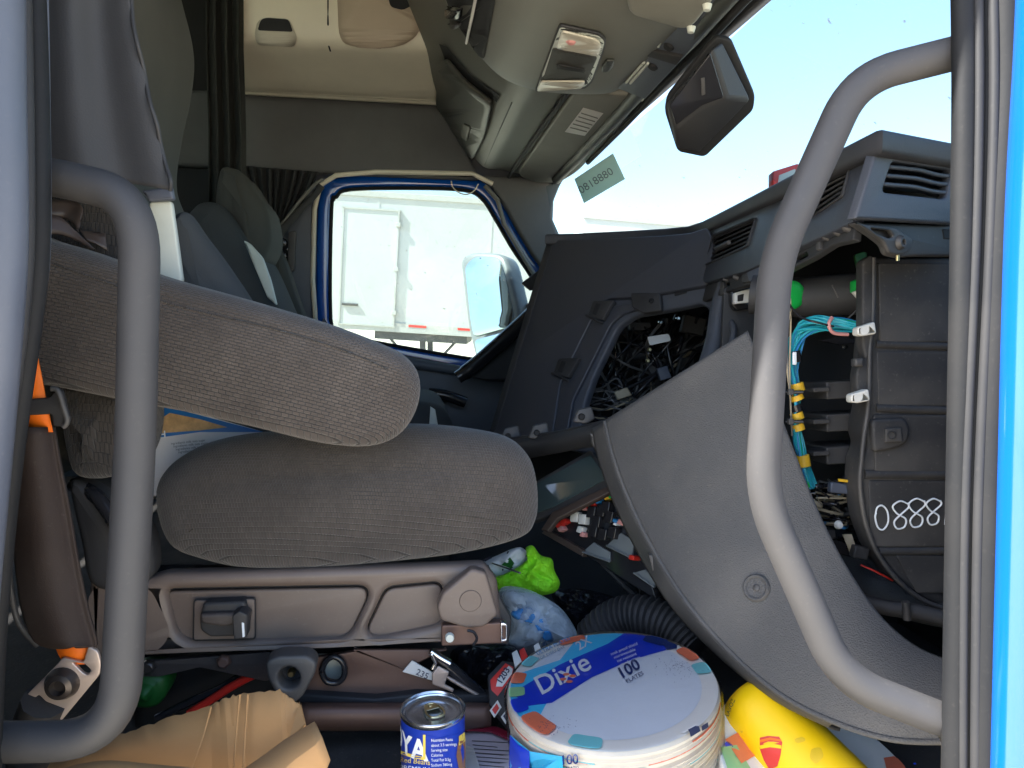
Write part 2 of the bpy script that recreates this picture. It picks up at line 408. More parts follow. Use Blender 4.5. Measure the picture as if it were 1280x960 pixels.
M_orange = mat('orange_webbing', (.95, .17, .004), .6, bump='noise', bs=900, bst=.3)
M_steel = mat('zinc_steel', (.62, .52, .46), .38, metal=.85, dust=.12)
M_chrome = mat('bright_steel', (.75, .75, .75), .2, metal=1)
M_bolt = mat('dark_bolt', (.08, .07, .065), .35, metal=.7)
M_lens = mat('lamp_lens', (.6, .56, .46), .25)
M_card = mat('cardboard', (.43, .235, .095), .85, bump='noise', bs=120, bst=.15, bd=.001, var=.12, vs=7)
M_vest = mat('neon_mesh', (.28, .80, .015), .7, bump='grain', bs=330, bst=.9, bd=.002)
M_vestw = mat('vest_white', (.72, .74, .75), .6)
M_navy = mat('vest_navy', (.015, .018, .04), .7)
M_yel = mat('yellow_bottle', (.92, .58, .0), .34, bump='noise', bs=26, bst=.15, bd=.003, var=.06, dust=.03)
M_mirr = mat('mirror_glass', (.42, .52, .56), .02, metal=1, var=0)
M_mhous = mat('mirror_housing', (.17, .19, .20), .4)
M_green = mat('green_plastic', (.01, .42, .07), .4)
M_greend = mat('green_dark', (.01, .10, .015), .5)
M_teal = mat('teal_wire', (.02, .36, .44), .4)
M_teal2 = mat('blue_wire', (.03, .22, .48), .4)
M_ylw = mat('yellow_tape', (.78, .46, .03), .5)
M_pink = mat('pink_wire', (.65, .30, .28), .5)
M_wire = mat('grey_wire', (.10, .10, .10), .45)
M_wtan = mat('tan_wire', (.36, .30, .20), .5)
M_redc = mat('red_cable', (.60, .03, .02), .35)
M_chalk = mat('paint_marker', (.78, .82, .86), .6, var=.02)
M_pwhite = mat('plate_paper', (.84, .82, .77), .6, var=.05)
M_pside = mat('plate_edges', (.82, .74, .62), .7, var=.05)
M_lbl = mat('label_pale', (.76, .82, .90), .3, var=.06, coat=.5)
M_lblb = mat('label_blue', (.010, .045, .60), .3, var=.03, coat=.5)
M_lblc = mat('label_cyan', (.06, .56, .92), .3, var=.03, coat=.5)
M_lbln = mat('label_navy', (.010, .030, .16), .3, coat=.5)
M_coral = mat('print_coral', (.85, .20, .10), .4, coat=.5)
M_aqua = mat('print_aqua', (.20, .62, .66), .4, coat=.5)
M_lgrn = mat('print_green', (.30, .60, .28), .4, coat=.5)
M_ink = mat('print_ink', (.02, .025, .06), .5)
M_tin = mat('tin', (.66, .68, .70), .22, metal=1)
M_tind = mat('tin_lid', (.42, .47, .55), .25, metal=1)
M_tab = mat('tab', (.70, .60, .34), .28, metal=1)
M_canb = mat('can_label_blue', (.012, .040, .34), .3)
M_cany = mat('can_label_yellow', (.85, .62, .10), .35)
M_canw = mat('can_label_white', (.80, .80, .78), .4)
M_brown = mat('bean_print', (.30, .14, .05), .4)
M_paper = mat('paper', (.66, .62, .68), .7, var=.1)
M_maroon = mat('maroon_vinyl', (.22, .01, .03), .45)
M_flap = mat('brown_vinyl', (.060, .042, .034), .5)
M_snack = mat('snack_blue', (.015, .15, .45), .4)
M_snackp = mat('snack_print', (.58, .36, .17), .5, var=.5, vs=60)
M_snackw = mat('snack_white', (.72, .70, .70), .5)
M_stick = mat('sticker_green', (.62, .70, .55), .6)
_n = M_stick.node_tree.nodes; _l = M_stick.node_tree.links; _t = _n.new('ShaderNodeBsdfTranslucent'); _t.inputs[0].default_value = (.74, .82, .68, 1); _s = _n.new('ShaderNodeMixShader'); _s.inputs[0].default_value = .55
_l.new(_n['Principled BSDF'].outputs[0], _s.inputs[1]); _l.new(_t.outputs[0], _s.inputs[2]); _l.new(_s.outputs[0], _n['Material Output'].inputs[0])
M_rail = mat('trailer_rail', (.42, .42, .40), .5)
M_tyre = mat('tyre', (.02, .02, .02), .8)
G_wind = glass('windshield_glass', (.64, .745, .76), dirt=.04)
G_win = glass('window_glass', (.68, .75, .74), dirt=.05)
G_scr = mat('screen_glass', (.05, .075, .075), .06, var=.05)
F_bag = film('clear_bag', (.62, .72, .80), .45)
F_blk = film('black_bag', (.012, .013, .018), 1.0)
F_bagb = film('bag_blue_print', (.03, .20, .50), .75)
F_wrap = glass('shrink_wrap', (.99, .99, .99), 0, .8)
_n = F_wrap.node_tree.nodes; _l = F_wrap.node_tree.links; _g = [q for q in _n if q.type == 'BSDF_GLOSSY'][0]; _f = [q for q in _n if q.type == 'FRESNEL'][0]; _g.inputs['Roughness'].default_value = .1
_c = _n.new('ShaderNodeTexCoord'); _z = _n.new('ShaderNodeTexNoise'); _z.inputs['Scale'].default_value = 34; _z.inputs['Detail'].default_value = 5; _z.inputs['Distortion'].default_value = 1.6; _l.new(_c.outputs['Object'], _z.inputs[0])
_b = _n.new('ShaderNodeBump'); _b.inputs['Strength'].default_value = .5; _b.inputs['Distance'].default_value = .003; _l.new(_z.outputs[0], _b.inputs['Height']); _l.new(_b.outputs[0], _g.inputs['Normal']); _l.new(_b.outputs[0], _f.inputs['Normal'])

# ground with gravel tones
def ground_mat():
    m = mat('sandy_yard', (.56, .49, .38), .95, bump='noise', bs=6, bst=.5, bd=.05, var=.2, vs=.6); return m
o = add('ground', [Vector((-600, -600, 0)), Vector((600, -600, 0)), Vector((600, 600, 0)), Vector((-600, 600, 0))], [(0, 1, 2, 3)], ground_mat()); o['kind'] = 'structure'

FZ = 1.33      # cab floor
DZ_ = 2.10     # dashboard top

# ================================================================== the cab shell
cab = root('truck_cab', 'blue truck cab with open passenger doorway, black rubber door seals and dark inner walls', 'truck', (0, 1.7, FZ))
def bx(name, x0, x1, y0, y1, z0, z1, m, parent=cab, bev=0):
    return box(name, ((x0 + x1) / 2, (y0 + y1) / 2, (z0 + z1) / 2), x1 - x0, y1 - y0, z1 - z0, m, parent, bev=bev)
bx('floor_panel', -2.2, 1.2, .60, 2.86, FZ - .06, FZ, M_floor)
bx('door_sill', -.34, .62, .52, .598, FZ - .30, FZ - .012, M_blk)
bx('side_wall', -2.2, -.318, .54, .60, .9, 2.05, M_pill)
bx('side_wall', -2.2, -1.75, .54, .60, 2.052, 3.2, M_pill)
bx('side_wall', -.62, -.318, .54, .60, 2.052, 3.2, M_pill)
bx('side_wall', -1.748, -.622, .54, .60, 3.05, 3.2, M_pill)
bx('added_light_window', -1.748, -.622, .565, .575, 2.052, 3.048, G_win)  # added unseen opening, lets sky light in to brighten the cab
bx('side_wall', .535, 1.2, .56, .62, .9, 2.02, M_blkd)
bx('door_header', -.316, .62, .54, .60, 2.60, 3.2, M_pill)
bx('roof_panel', -2.2, .3, .54, 2.9, 3.205, 3.26, M_roof)
bx('rear_wall', -2.26, -2.203, .54, 2.9, .9, 3.2, M_wall)
bx('cowl_wall', .90, .93, .80, 2.70, FZ + .002, DZ_ - .016, M_blkd)
bx('firewall', 1.203, 1.26, .54, 2.9, .9, 2.02, M_blkd)
bx('underbody', -2.2, 1.2, .8, 2.6, .55, FZ - .063, M_blkd)
# brow above the windshield
patch('windshield_brow', [[Vector((.54, y, 2.372)) for y in (.54, 1.2, 2.0, 2.9)], [Vector((.30, y, 3.2)) for y in (.54, 1.2, 2.0, 2.9)]], M_blkd, cab, th=.03)
# driver's side wall pieces round the window (plane Y = 2.80 and inwards)
WINO = [(415, 262), (421, 246), (438, 237), (520, 235.5), (580, 238), (602, 248), (618, 272), (640, 310), (664, 346), (684, 385), (690, 430), (676, 458), (640, 455), (585, 447), (520, 436), (452, 423), (426, 413), (414, 398)]
WIN = [(p.x, p.y) for p in crom([(x, y, 0) for x, y in WINO], 4, True)]
def grow(pts, k, cx=548, cy=345):
    out = []
    N = len(pts)
    for i in range(N):
        t = Vector((pts[(i + 1) % N][0] - pts[i - 1][0], pts[(i + 1) % N][1] - pts[i - 1][1])); n = Vector((t.y, -t.x)).normalized()
        out.append((pts[i][0] + n.x * k, pts[i][1] + n.y * k))
    return out
pw = PY(2.80)
plate('window_seal', grow(WIN, 4), PY(2.765), .03, M_rub, cab, [grow(WIN, -1)], bev=.006)
dframe = plate('door_frame', grow(WIN, 18), PY(2.755), .04, M_blue, cab, [grow(WIN, 3)], bev=.008)
plate('window_glass', grow(WIN, 3), PY(2.795), .006, G_win, cab, bev=.001)
plate('outer_wall', [(-60, -140), (700, -140), (700, 226), (692, 250), (691, 275), (702, 300), (780, 330), (900, 330), (900, 700), (-60, 700)], PY(2.835), .05, M_wall, cab, [grow(WIN, 12)], bev=.002)
plate('door_panel', [(404, 398), (411, 408), (424, 424), (450, 434), (520, 447), (585, 459), (640, 467), (700, 466), (760, 470), (760, 640), (380, 640), (392, 420)], PY(2.72), .06, M_door, cab, bev=.012)
tube('door_sill_ledge', [atY(x, y, 2.70) for x, y in ((430, 434), (470, 446), (520, 455), (585, 465), (660, 474))], .018, M_door, cab)
plate('pillar_trim', rp([(600, 219), (706, 222), (700, 232), (692, 252), (690, 272), (700, 300), (700, 360), (690, 352), (666, 318), (648, 288), (632, 258), (616, 234)], 5), PY(2.70), .05, M_wall, cab, bev=.01)
tube('weather_strip', [atY(x, y, 2.70) for x, y in ((606, 232), (622, 250), (630, 280), (650, 314), (672, 350), (690, 385))], .008, M_cons, cab)
tube('weather_strip', [atY(x, y, 2.70) for x, y in ((395, 410), (391, 350), (393, 262), (400, 232), (420, 219), (470, 215), (590, 217), (616, 230))], .0085, M_beige, cab)
plate('rear_pillar_trim', [(330, 208), (394, 225), (391, 250), (390, 420), (330, 420)], PY(2.70), .05, M_door, cab, bev=.01)
plate('upper_side_panel', rp([(200, 112), (545, 112), (600, 224), (404, 216), (200, 206)], 4), PY(2.70), .05, M_wall, cab, bev=.012)
plate('sleeper_panel', [(-200, -150), (310, -150), (310, 420), (-200, 420)], PY(2.74), .04, M_blkd, cab)
# driver's A-pillar outside and windshield
wr = []
for z, xs in ((2.362, (.50, .53, .55, .545, .53, .50)), (2.24, (.51, .68, .72, .71, .66, .515)), (2.12, (.52, .80, .88, .87, .78, .525)), (1.98, (.53, .93, 1.05, 1.04, .92, .53))):
    wr.append([Vector((x, y, z)) for x, y in zip(xs, (.56, .9, 1.5, 2.0, 2.45, 2.72))])
wsh = patch('windshield', wr, G_wind, cab, nu=5, nv=3)
HD = [(965, -32), (930, 2), (880, 56), (830, 105), (780, 158), (735, 203), (706, 232), (694, 252), (692, 285)]
def hdp(x, y, k=0):
    return atZ(x, y, 2.352) if y < 235 else atY(x, y, 2.60)
tube('windshield_header', [hdp(x - 6, y - 5) + Vector((-.012, 0, .008)) for x, y in HD[:7]], .017, M_consd, cab)
tube('glass_edge_band', [hdp(x, y) for x, y in HD[:6]], .007, M_blkd, cab)
# door seals on the rear edge of the doorway
def sealtube(name, pts, d, r, m):
    return tube(name, crom([D(x, y, d) for x, y in pts], 6), r, m, cab, seg=14)
sealtube('door_pillar', [(-6, -60), (-4, 120), (-2, 300), (-14, 480), (-34, 700), (-60, 1000)], .585, .020, M_pill)
sealtube('seal_bead', [(29, -60), (33, 120), (34, 300), (25, 420), (10, 530), (-6, 660), (-22, 850)], .60, .0055, M_rubl)
sealtube('door_seal', [(40, -60), (46, 120), (47, 300), (38, 400), (22, 510), (6, 640), (-8, 800), (-16, 1000)], .625, .0095, M_rub)
sealtube('seal_lip', [(55, -60), (58, 120), (59, 300), (50, 390), (34, 490), (16, 620), (2, 780), (-6, 1000)], .64, .003, M_pill)
sealtube('seal_channel', [(18, -60), (20, 120), (22, 300), (14, 420), (-2, 540), (-18, 680), (-40, 900)], .62, .014, M_rub)
# door seals on the front edge of the doorway
sealtube('door_seal', [(1203, -60), (1205, 100), (1203, 300), (1197, 640), (1191, 1010)], .63, .0095, M_rub)
sealtube('seal_bead', [(1222, -60), (1224, 100), (1220, 300), (1206, 640), (1203, 1010)], .622, .0038, M_rubl)
sealtube('seal_channel', [(1232, -60), (1234, 100), (1229, 300), (1213, 640), (1210, 1010)], .627, .0065, M_rub)
sealtube('seal_bead', [(1240, -60), (1243, 100), (1238, 300), (1223, 640), (1219, 1010)], .618, .0040, M_rubl)
sealtube('door_pillar', [(1254, -60), (1258, 100), (1249, 300), (1236, 640), (1229, 1010)], .622, .0125, M_rub)
sealtube('painted_pillar', [(1306, -60), (1302, 60), (1290, 300), (1281, 640), (1272, 1010)], .605, .0205, M_blue)
plate('pillar_light_block', [(1236, -80), (1360, -80), (1330, 1040), (1218, 1040)], PD(.655), .03, M_blkd, cab)  # black slab added behind the seals to block light
wirev = crom([atY(x, y, 2.66) for x, y in ((564, 226), (566, 234), (574, 241), (584, 243), (593, 238), (598, 230))], 5)
tag(tube('hook_wire', wirev, .0022, M_beige), 'thin pale bent wire hanging over the top of the far door window', 'wire')

# ================================================================== outside
def trailer(name, label, d, x0, x1, yb0, yb1, h, group, door):
    a = D(x0, yb0, d); b = D(x1, yb1, d * 1.01); u = (b - a).normalized(); n = Vector((u.y, -u.x, 0)).normalized()
    if n.dot(CAM - a) < 0: n.negate()
    v = n.cross(u) if n.cross(u).z > 0 else u.cross(n); Ln = (b - a).length
    t = root(name, label, 'trailer', (a + b) / 2 - n * 1.25 - Vector((0, 0, ((a + b) / 2).z)), group)
    ax = (u, -n, v)
    box('box_body', (a + b) / 2 - n * 1.3 + v * (h / 2), Ln, 2.6, h, M_white, t, ax, bev=.03)
    box('bottom_rail', (a + b) / 2 + n * .012 + v * .09, Ln, .03, .2, M_rail, t, ax, bev=.005)
    box('top_rail', (a + b) / 2 + n * .012 + v * (h - .06), Ln, .03, .12, M_rail, t, ax, bev=.005)
    k = .4
    while k < Ln - .3:
        box('reflector_strip', a + u * k + n * .031 + v * .14, .38, .006, .05, M_red, t, ax); k += 1.05
    for k in range(1, int(Ln / 2.4)):
        box('panel_joint', a + u * (k * 2.4 + 1.4) + n * .004 + v * (h / 2), .04, .01, h - .3, M_white, t, ax)
    if door:
        dl, dr = (425, 405), (492, 414)
        def loc(px, py):
            r = ray(px, py); p = CAM + r * ((a - CAM).dot(n) / r.dot(n)); return p
        p0 = loc(424, 404); p1 = loc(492, 410); p2 = loc(425, 259); wd = (p1 - p0).dot(u); hd = (p2 - p0).dot(v)
        dd = box('side_door', p0 + u * wd / 2 + v * hd / 2 + n * .012, wd, .05, hd, M_white, t, ax, bev=.008)
        for q, (cx, cz, sx, sz) in enumerate(((0, .5, .035, 1), (1, .5, .035, 1), (.5, 1, 1, .035), (.5, 0, 1, .03))):
            box('door_trim', p0 + u * (wd * cx) + v * (hd * cz) + n * .03, sx if sx < .5 else wd + .06, .05, sz if sz < .5 else hd, M_rail, dd, ax)
        for cz in (.12, .5, .88): box('hinge', p0 + u * wd + v * (hd * cz) + n * .06, .10, .04, .09, M_rail, dd, ax, bev=.008)
        lat = box('latch', p0 + u * .22 + v * (hd * .17) + n * .06, .34, .04, .05, M_brk, dd, ax, bev=.01)
    # landing gear
    g = a + u * (Ln - 2.6)
    for s in (.5, 2.1):
        c = g - n * s; zt = c.z; 
        lg = box('landing_leg', Vector((c.x, c.y, zt / 2 + .04)), .13, .13, zt - .12, M_brk, t, bev=.01)
        box('foot', Vector((c.x, c.y, .03)), .28, .28, .06, M_brk, t, bev=.01)
    for sg in (-1, 1):
        tube('brace', [Vector((g.x, g.y, g.z)) - n * .5 - Vector((0, 0, .02)) + u * (.85 * sg), Vector((g.x, g.y, .55)) - n * .5], .03, M_brk, t)
    box('crossmember', g - n * 1.3 - Vector((0, 0, .1)), 2.0, 2.3, .16, M_brk, t, ax)
    for k in (1.2, 2.5):
        for s in (.15, 2.1):
            c = a + u * k - n * (s + .12); lathe('wheel', [(.0, 0), (.2, 0), (.22, .05), (.47, .03), (.52, .07), (.52, .2), (.47, .25), (0, .25)], Vector((c.x, c.y, .52)), -n, M_tyre, t, seg=28)
    box('axle_frame', a + u * 1.9 - n * 1.3 - Vector((0, 0, .35)), 2.2, 1.6, .7, M_brk, t, ax)
    return t
trailer('semi_trailer', 'white box trailer with a framed side door, seen through the far door window', 16.0, -180, 676, 372, 426, 2.92, 'box trailers parked in the yard', True)
trailer('semi_trailer', 'white box trailer seen through the windshield above the dashboard', 17.5, 716, 1560, 414, 486, 2.72, 'box trailers parked in the yard', False)

# driver's door mirror, outside
mr = root('side_mirror', 'tall rounded driver side mirror reflecting blue sky outside the far window', 'mirror', atY(612, 446, 3.05))
mc = atY(612, 380, 3.05); mn = Vector((-1.0, -.84, .24)).normalized(); mpl = Pl.__new__(Pl); mpl.o = mc; mpl.n = mn; mpl.u = Vector((-mn.y, mn.x, 0)).normalized() * -1; mpl.u = (RGT - mn * RGT.dot(mn)).normalized(); mpl.v = mn.cross(mpl.u)
MO = rp([(574, 322), (590, 314), (626, 316), (634, 328), (648, 390), (652, 450), (594, 452), (584, 410)], 12)
plate('housing', MO, mpl, .09, M_mhous, mr, bev=.02)
plate('mirror_pane', rp([(581, 333), (593, 321), (622, 322), (629, 335), (642, 392), (640, 408), (592, 421), (588, 400)], 7), mpl.off(.004), .006, M_mirr, mr, bev=.001)
plate('lower_pane', rp([(593, 425), (641, 412), (645, 446), (597, 448)], 5), mpl.off(.003), .005, M_mirr, mr, bev=.001)
tube('mirror_arm', [mc - mn * .05, mc - mn * .06 + Vector((.05, -.08, -.02)), Vector((.66, 2.92, 1.98))], .018, M_blk, mr)

# ================================================================== grab handles
def handle(pts, d, r, label, bend=.055):
    t = root('grab_handle', label, 'handle', D(pts[-1][0], pts[-1][1], d), 'grab handles of the doorway')
    path = fil3([D(x, y, dd) for x, y, dd in pts], bend, 9)
    tube('bar', path, r, M_hand, t, seg=20)
    for p, q in ((path[0], path[1]), (path[-1], path[-2])):
        ax = (q - p).normalized(); lathe('mounting_collar', [(r * 1.02, 0), (r * 1.35, 0), (r * 1.35, .008), (r * 1.02, .011)], p, ax, M_blk, t, seg=20)
    return t
handle([(10, 216, .66), (70, 221, .67), (176, 248, .66), (170, 540, .66), (148, 925, .65), (-30, 928, .64)], .66, .0168, 'grey coated grab handle bowed in front of the passenger armrest')
handle([(1212, 62, .65), (1070, 98, .655), (969, 322, .66), (952, 622, .655), (1052, 850, .65), (1200, 908, .645)], .65, .0146, 'grey coated grab handle bent in front of the stripped dashboard', .036)

# ================================================================== passenger seat
ps = root('passenger_seat', 'brown grey woven passenger seat with thick armrest on a plastic base', 'seat', (atY(400, 900, 1.2).x, 1.2, FZ))
cushion = pillow('cushion', [(187, 640), (192, 602), (222, 574), (270, 556), (340, 546), (430, 540), (520, 537), (592, 543), (642, 555), (668, 580), (677, 618), (674, 656), (654, 679), (584, 698), (490, 710), (400, 718), (310, 719), (250, 708), (205, 688)], .95, 1.07, .05, M_seat, ps)
pillow('seat_panel', [(200, 640), (205, 622), (240, 612), (300, 606), (430, 602), (520, 600), (590, 602), (640, 612), (656, 640), (640, 670), (580, 690), (490, 700), (400, 706), (250, 700), (205, 680)], 1.04, 1.46, .04, M_seat, ps)
arm = pillow('armrest', [(-10, 288), (60, 300), (130, 322), (200, 346), (300, 374), (400, 404), (470, 430), (508, 450), (525, 478), (520, 515), (498, 546), (460, 560), (400, 556), (320, 537), (240, 519), (150, 502), (60, 484), (-10, 470), (-30, 380)], .865, .955, .022, M_arm, ps, bulge=.006)
b_arm = bvh_of(arm)
sm = [onto(b_arm, x, y, .0002) for x, y in ((66, 330), (130, 352), (200, 376), (260, 392), (330, 408), (400, 428), (450, 446), (485, 462))]
tube('seam', crom(sm, 6), .0011, M_seatd, arm, seg=6)
pillow('backrest', [(150, -130), (205, -60), (230, 15), (241, 70), (237, 120), (226, 172), (219, 225), (226, 258), (250, 296), (282, 336), (312, 390), (306, 440), (240, 490), (180, 530), (120, 560), (80, 400), (60, 200), (70, 0), (90, -110)], 1.0, 1.42, .06, M_back, ps, yref=1.36)
pillow('lumbar_bolster', [(224, 262), (250, 292), (284, 338), (316, 390), (320, 430), (290, 460), (220, 470), (196, 420), (200, 300)], .985, 1.06, .03, M_backd, ps, bulge=.004)
plate('side_trim', rp([(186, 252), (214, 251), (221, 300), (228, 352), (206, 360), (190, 340)], 4), PY(.965), .012, M_trim, ps, bev=.003)
plate('trim_cap', rp([(176, 238), (214, 233), (217, 249), (186, 252)], 3), PY(.955), .012, M_pill, ps, bev=.003)
pillow('side_bolster', [(40, 240), (100, 236), (152, 246), (162, 300), (160, 360), (100, 380), (40, 380)], .955, 1.05, .02, M_seatd, ps, bulge=.004)
pillow('rear_bolster', [(70, 478), (110, 486), (150, 500), (160, 540), (146, 592), (110, 602), (84, 590), (72, 540)], .93, 1.1, .03, M_seatd, ps)
patch('vinyl_flap', [[D(62, 250, .86), D(92, 252, .87), D(104, 262, .865), D(98, 282, .86)], [D(62, 270, .85), D(80, 272, .862), D(92, 280, .86), D(98, 290, .858)]], M_flap, ps, th=.003, nu=5, nv=3)
patch('vinyl_flap', [[D(60, 268, .835), D(76, 272, .84), D(96, 290, .845), D(118, 311, .85)], [D(60, 292, .83), D(78, 294, .838), D(98, 302, .846), D(116, 312, .85)]], M_flap, ps, th=.003, nu=5, nv=3)
patch('vinyl_flap', [[D(98, 286, .862), D(114, 290, .865), D(132, 292, .87)], [D(108, 300, .855), D(122, 306, .86), D(134, 314, .868)]], M_flap, ps, th=.002, nu=5, nv=3)
tube('recline_lever', crom([D(92, 606, .93), D(108, 612, .92), D(122, 622, .91), D(136, 640, .905), (D(150, 664, .90))], 6), .009, M_blkg, ps)
pillow('recline_housing', [(86, 604), (120, 614), (150, 640), (182, 660), (190, 720), (150, 740), (112, 730), (100, 680)], .955, 1.0, .012, M_blk, ps, bulge=.003)
# plastic base
pb = PY(.962)
rec1 = rp([(206, 738), (456, 733), (462, 746), (440, 792), (424, 801), (236, 804), (220, 794)], 12)
rec2 = rp([(482, 735), (552, 728), (560, 770), (548, 784), (470, 800), (456, 790)], 12)
rec0 = rp([(120, 742), (180, 740), (204, 790), (192, 808), (120, 812)], 12)
base = plate('base_frame', rp([(110, 724), (186, 724), (204, 718), (560, 708), (606, 706), (622, 726), (628, 784), (622, 804), (420, 808), (178, 822), (110, 826)], 6), pb, .03, M_base, ps, [rec0, rec1, rec2], bev=.009)
for rr in (rec0, rec1, rec2):
    plate('recessed_panel', grow(rr, -1.5) if grow(rr, -1.5) else rr, PY(.974), .012, M_base, base, bev=.003)
    plate('panel_shadow_gap', grow(rr, 3), PY(.983), .008, M_based, base, bev=.001)
hinge = plate('hinge_cover', rp([(546, 760), (553, 742), (590, 711), (608, 716), (623, 768), (606, 784), (584, 786), (551, 776)], 5), PY(.938), .02, M_base, ps, bev=.004)
bh = bvh_of(hinge); hc = onto(bh, 588, 751, .0)
lathe('hinge_disc', [(.0, .0012), (.0135, .0012), (.0145, .0), (.0145, -.002)], hc, Vector((0, -1, 0)), M_base, hinge, seg=32)
plate('hinge_bracket', rp([(596, 716), (612, 710), (628, 752), (640, 774), (636, 806), (590, 806)], 4), PY(.97), .02, M_blk, ps, bev=.003)
plate('frame_end', rp([(552, 782), (632, 778), (634, 804), (552, 808)], 3), PY(.945), .014, M_susp, ps, bev=.002)
plate('frame_end_cap', rp([(626, 778), (634, 780), (634, 802), (626, 804)], 3), PY(.94), .01, M_chrome, ps, [rp([(628, 782), (632, 783), (632, 799), (628, 800)], 1)], bev=.001)
lathe('bolt', [(0, .006), (.005, .006), (.006, .003), (.006, 0)], atY(562, 796, .931), Vector((0, -1, 0)), M_trim, ps, seg=12)
tube('hook', crom([atY(x, y, .93) for x, y in ((584, 788), (592, 790), (596, 798), (592, 806))], 4), .002, M_blkg, ps, seg=6)
# seat switch
b_b = PY(.955)
plate('switch_bezel', rp([(243, 751), (318, 749), (318, 798), (242, 800)], 4), PY(.966), .003, M_base, ps, bev=.001)
plate('switch_bezel_gap', rp([(241.5, 749.5), (319.5, 747.5), (319.5, 799.5), (240.5, 801.5)], 4), PY(.9675), .003, M_blkd, ps, bev=.0005)
sw = plate('switch_body', rp([(254, 754), (306, 752), (309, 768), (312, 774), (310, 786), (302, 796), (262, 797), (250, 788), (249, 772)], 4), PY(.955), .03, M_blk, ps, bev=.004)
plate('switch_collar', rp([(249, 768), (312, 766), (311, 778), (280, 784), (251, 780)], 5), PY(.946), .02, M_based, sw, bev=.004)
swk = plate('switch_lever', rp([(290, 770), (299, 764), (309, 769), (308, 798), (292, 800)], 2), PY(.936), .025, M_blk, sw, bev=.002)
plate('lever_mark', rp([(302, 778), (305, 779), (306, 796), (303, 797)], 1), PY(.9352), .001, M_chalk, swk, bev=.0003)
# side rail, knob, suspension
plate('side_rail', rp([(176, 828), (380, 812), (372, 834), (332, 852), (250, 834), (200, 846), (176, 846)], 4), PY(.985), .008, M_based, ps, bev=.001)
for x, y, m in ((186, 833, M_bolt), (280, 826, M_susp)):
    lathe('bolt', [(0, .007), (.006, .007), (.0085, .005), (.0095, 0)], atY(x, y, .977), Vector((0, -1, 0)), m, ps, seg=6)
kn = plate('adjust_knob', rp([(331, 828), (346, 821), (384, 820), (396, 829), (394, 842), (378, 872), (360, 886), (350, 880), (334, 848)], 7), PY(.90), .03, M_brk, ps, [[(361 + 14 * math.cos(a * .35), 848 + 14 * math.sin(a * .35)) for a in range(18)]], bev=.004)
lathe('knob_cup', [(0, -.02), (.0148, -.02), (.0148, -.002)], atY(361, 848, .905), Vector((0, -1, 0)), M_blk, kn, seg=24)
lathe('knob_screw', [(0, .003), (.003, .003), (.0045, .001), (.005, -.006)], atY(364, 842, .915), Vector((0, -1, 0)), M_tab, kn, seg=14)
plate('suspension_plate', rp([(372, 826), (446, 814), (520, 842), (585, 874), (585, 884), (372, 884)], 3), PY(1.0), .008, M_susp, ps, [rp([(404, 833), (416, 823), (427, 828), (431, 842), (422, 853), (408, 850)], 5)], bev=.001)
gp = [atY(x, y, .995) for x, y in ((402, 838), (408, 826), (418, 821), (428, 828), (431, 842), (423, 853), (408, 852), (402, 840))]
tube('grommet', crom(gp, 4), .004, M_blkg, ps, seg=8)
plate('grommet_back', [(398, 818), (436, 818), (436, 858), (398, 858)], PY(1.03), .004, M_trim, ps)
patch('lower_bar', [[atY(x, y, yy) for x in (372, 430, 500, 570, 614)] for y, yy in ((880, .975), (884, .955), (894, .948), (906, .95), (912, .97))], M_susp, ps, th=.004, nu=3, nv=3)
plate('lower_bar_top', [(372, 868), (470, 874), (520, 868), (614, 870), (614, 884), (372, 884)], PY(.985), .02, M_blk, ps, bev=.003)
plate('link_plate', rp([(440, 812), (560, 812), (505, 838)], 3), PY(.995), .006, M_susp, ps)
tg = plate('number_tag', rp([(503, 840), (515, 826), (548, 845), (544, 852)], 1), PY(.99), .003, M_wplast, ps, bev=.0005)
letter('number_print', '235', 519, 842, 11, bvh_of(tg), M_ink, tg, ang=-25)
tube('shock_body', [atY(x, y, 1.0) for x, y in ((546, 824), (566, 838), (606, 874))], .010, M_blkg, ps)
tube('shock_rod', [atY(x, y, .985) for x, y in ((538, 814), (548, 821), (562, 829))], .0055, M_chrome, ps)
tube('linkage_rod', [atY(x, y, .98) for x, y in ((540, 818), (545, 828), (541, 836))], .003, M_chrome, ps)
plate('linkage_clip', rp([(540, 842), (548, 833), (562, 840), (556, 856), (568, 862), (566, 866), (540, 856)], 2), PY(.98), .004, M_steel, ps)
tube('linkage_rod', [atY(x, y, .99) for x, y in ((552, 842), (575, 856), (606, 874))], .0025, M_steel, ps)
patch('bellows', [[atY(x, y, 1.06 + (.012 if (i + j) % 2 else 0)) for i, x in enumerate(range(170, 596, 12))] for j, y in enumerate((706, 730, 760, 800, 840, 880, 920, 960))], M_blkd, ps, th=.004)
plate('pedestal', [(150, 820), (620, 805), (620, 1010), (150, 1010)], PY(1.10), .25, M_blkd, ps, bev=.01)
# red cable and dark green item under the seat
tag(tube('red_cable', crom([atY(x, y, 1.0) for x, y in ((236, 892), (262, 876), (290, 858), (322, 842), (350, 836))], 5), .0055, M_redc), 'red cable running under the seat base above the cardboard', 'cable')
tag(tube('black_cable', crom([atY(x, y, 1.01) for x, y in ((196, 898), (236, 878), (276, 860), (300, 846), (330, 838))], 5), .0055, M_blkg), 'black cable lying beside the red cable under the seat', 'cable')
tag(pillow('green_bottle', [(160, 846), (184, 838), (206, 846), (208, 866), (196, 884), (176, 888), (158, 880)], .99, 1.05, .015, M_greend), 'dark green object half hidden under the seat behind the grab handle', 'bottle')

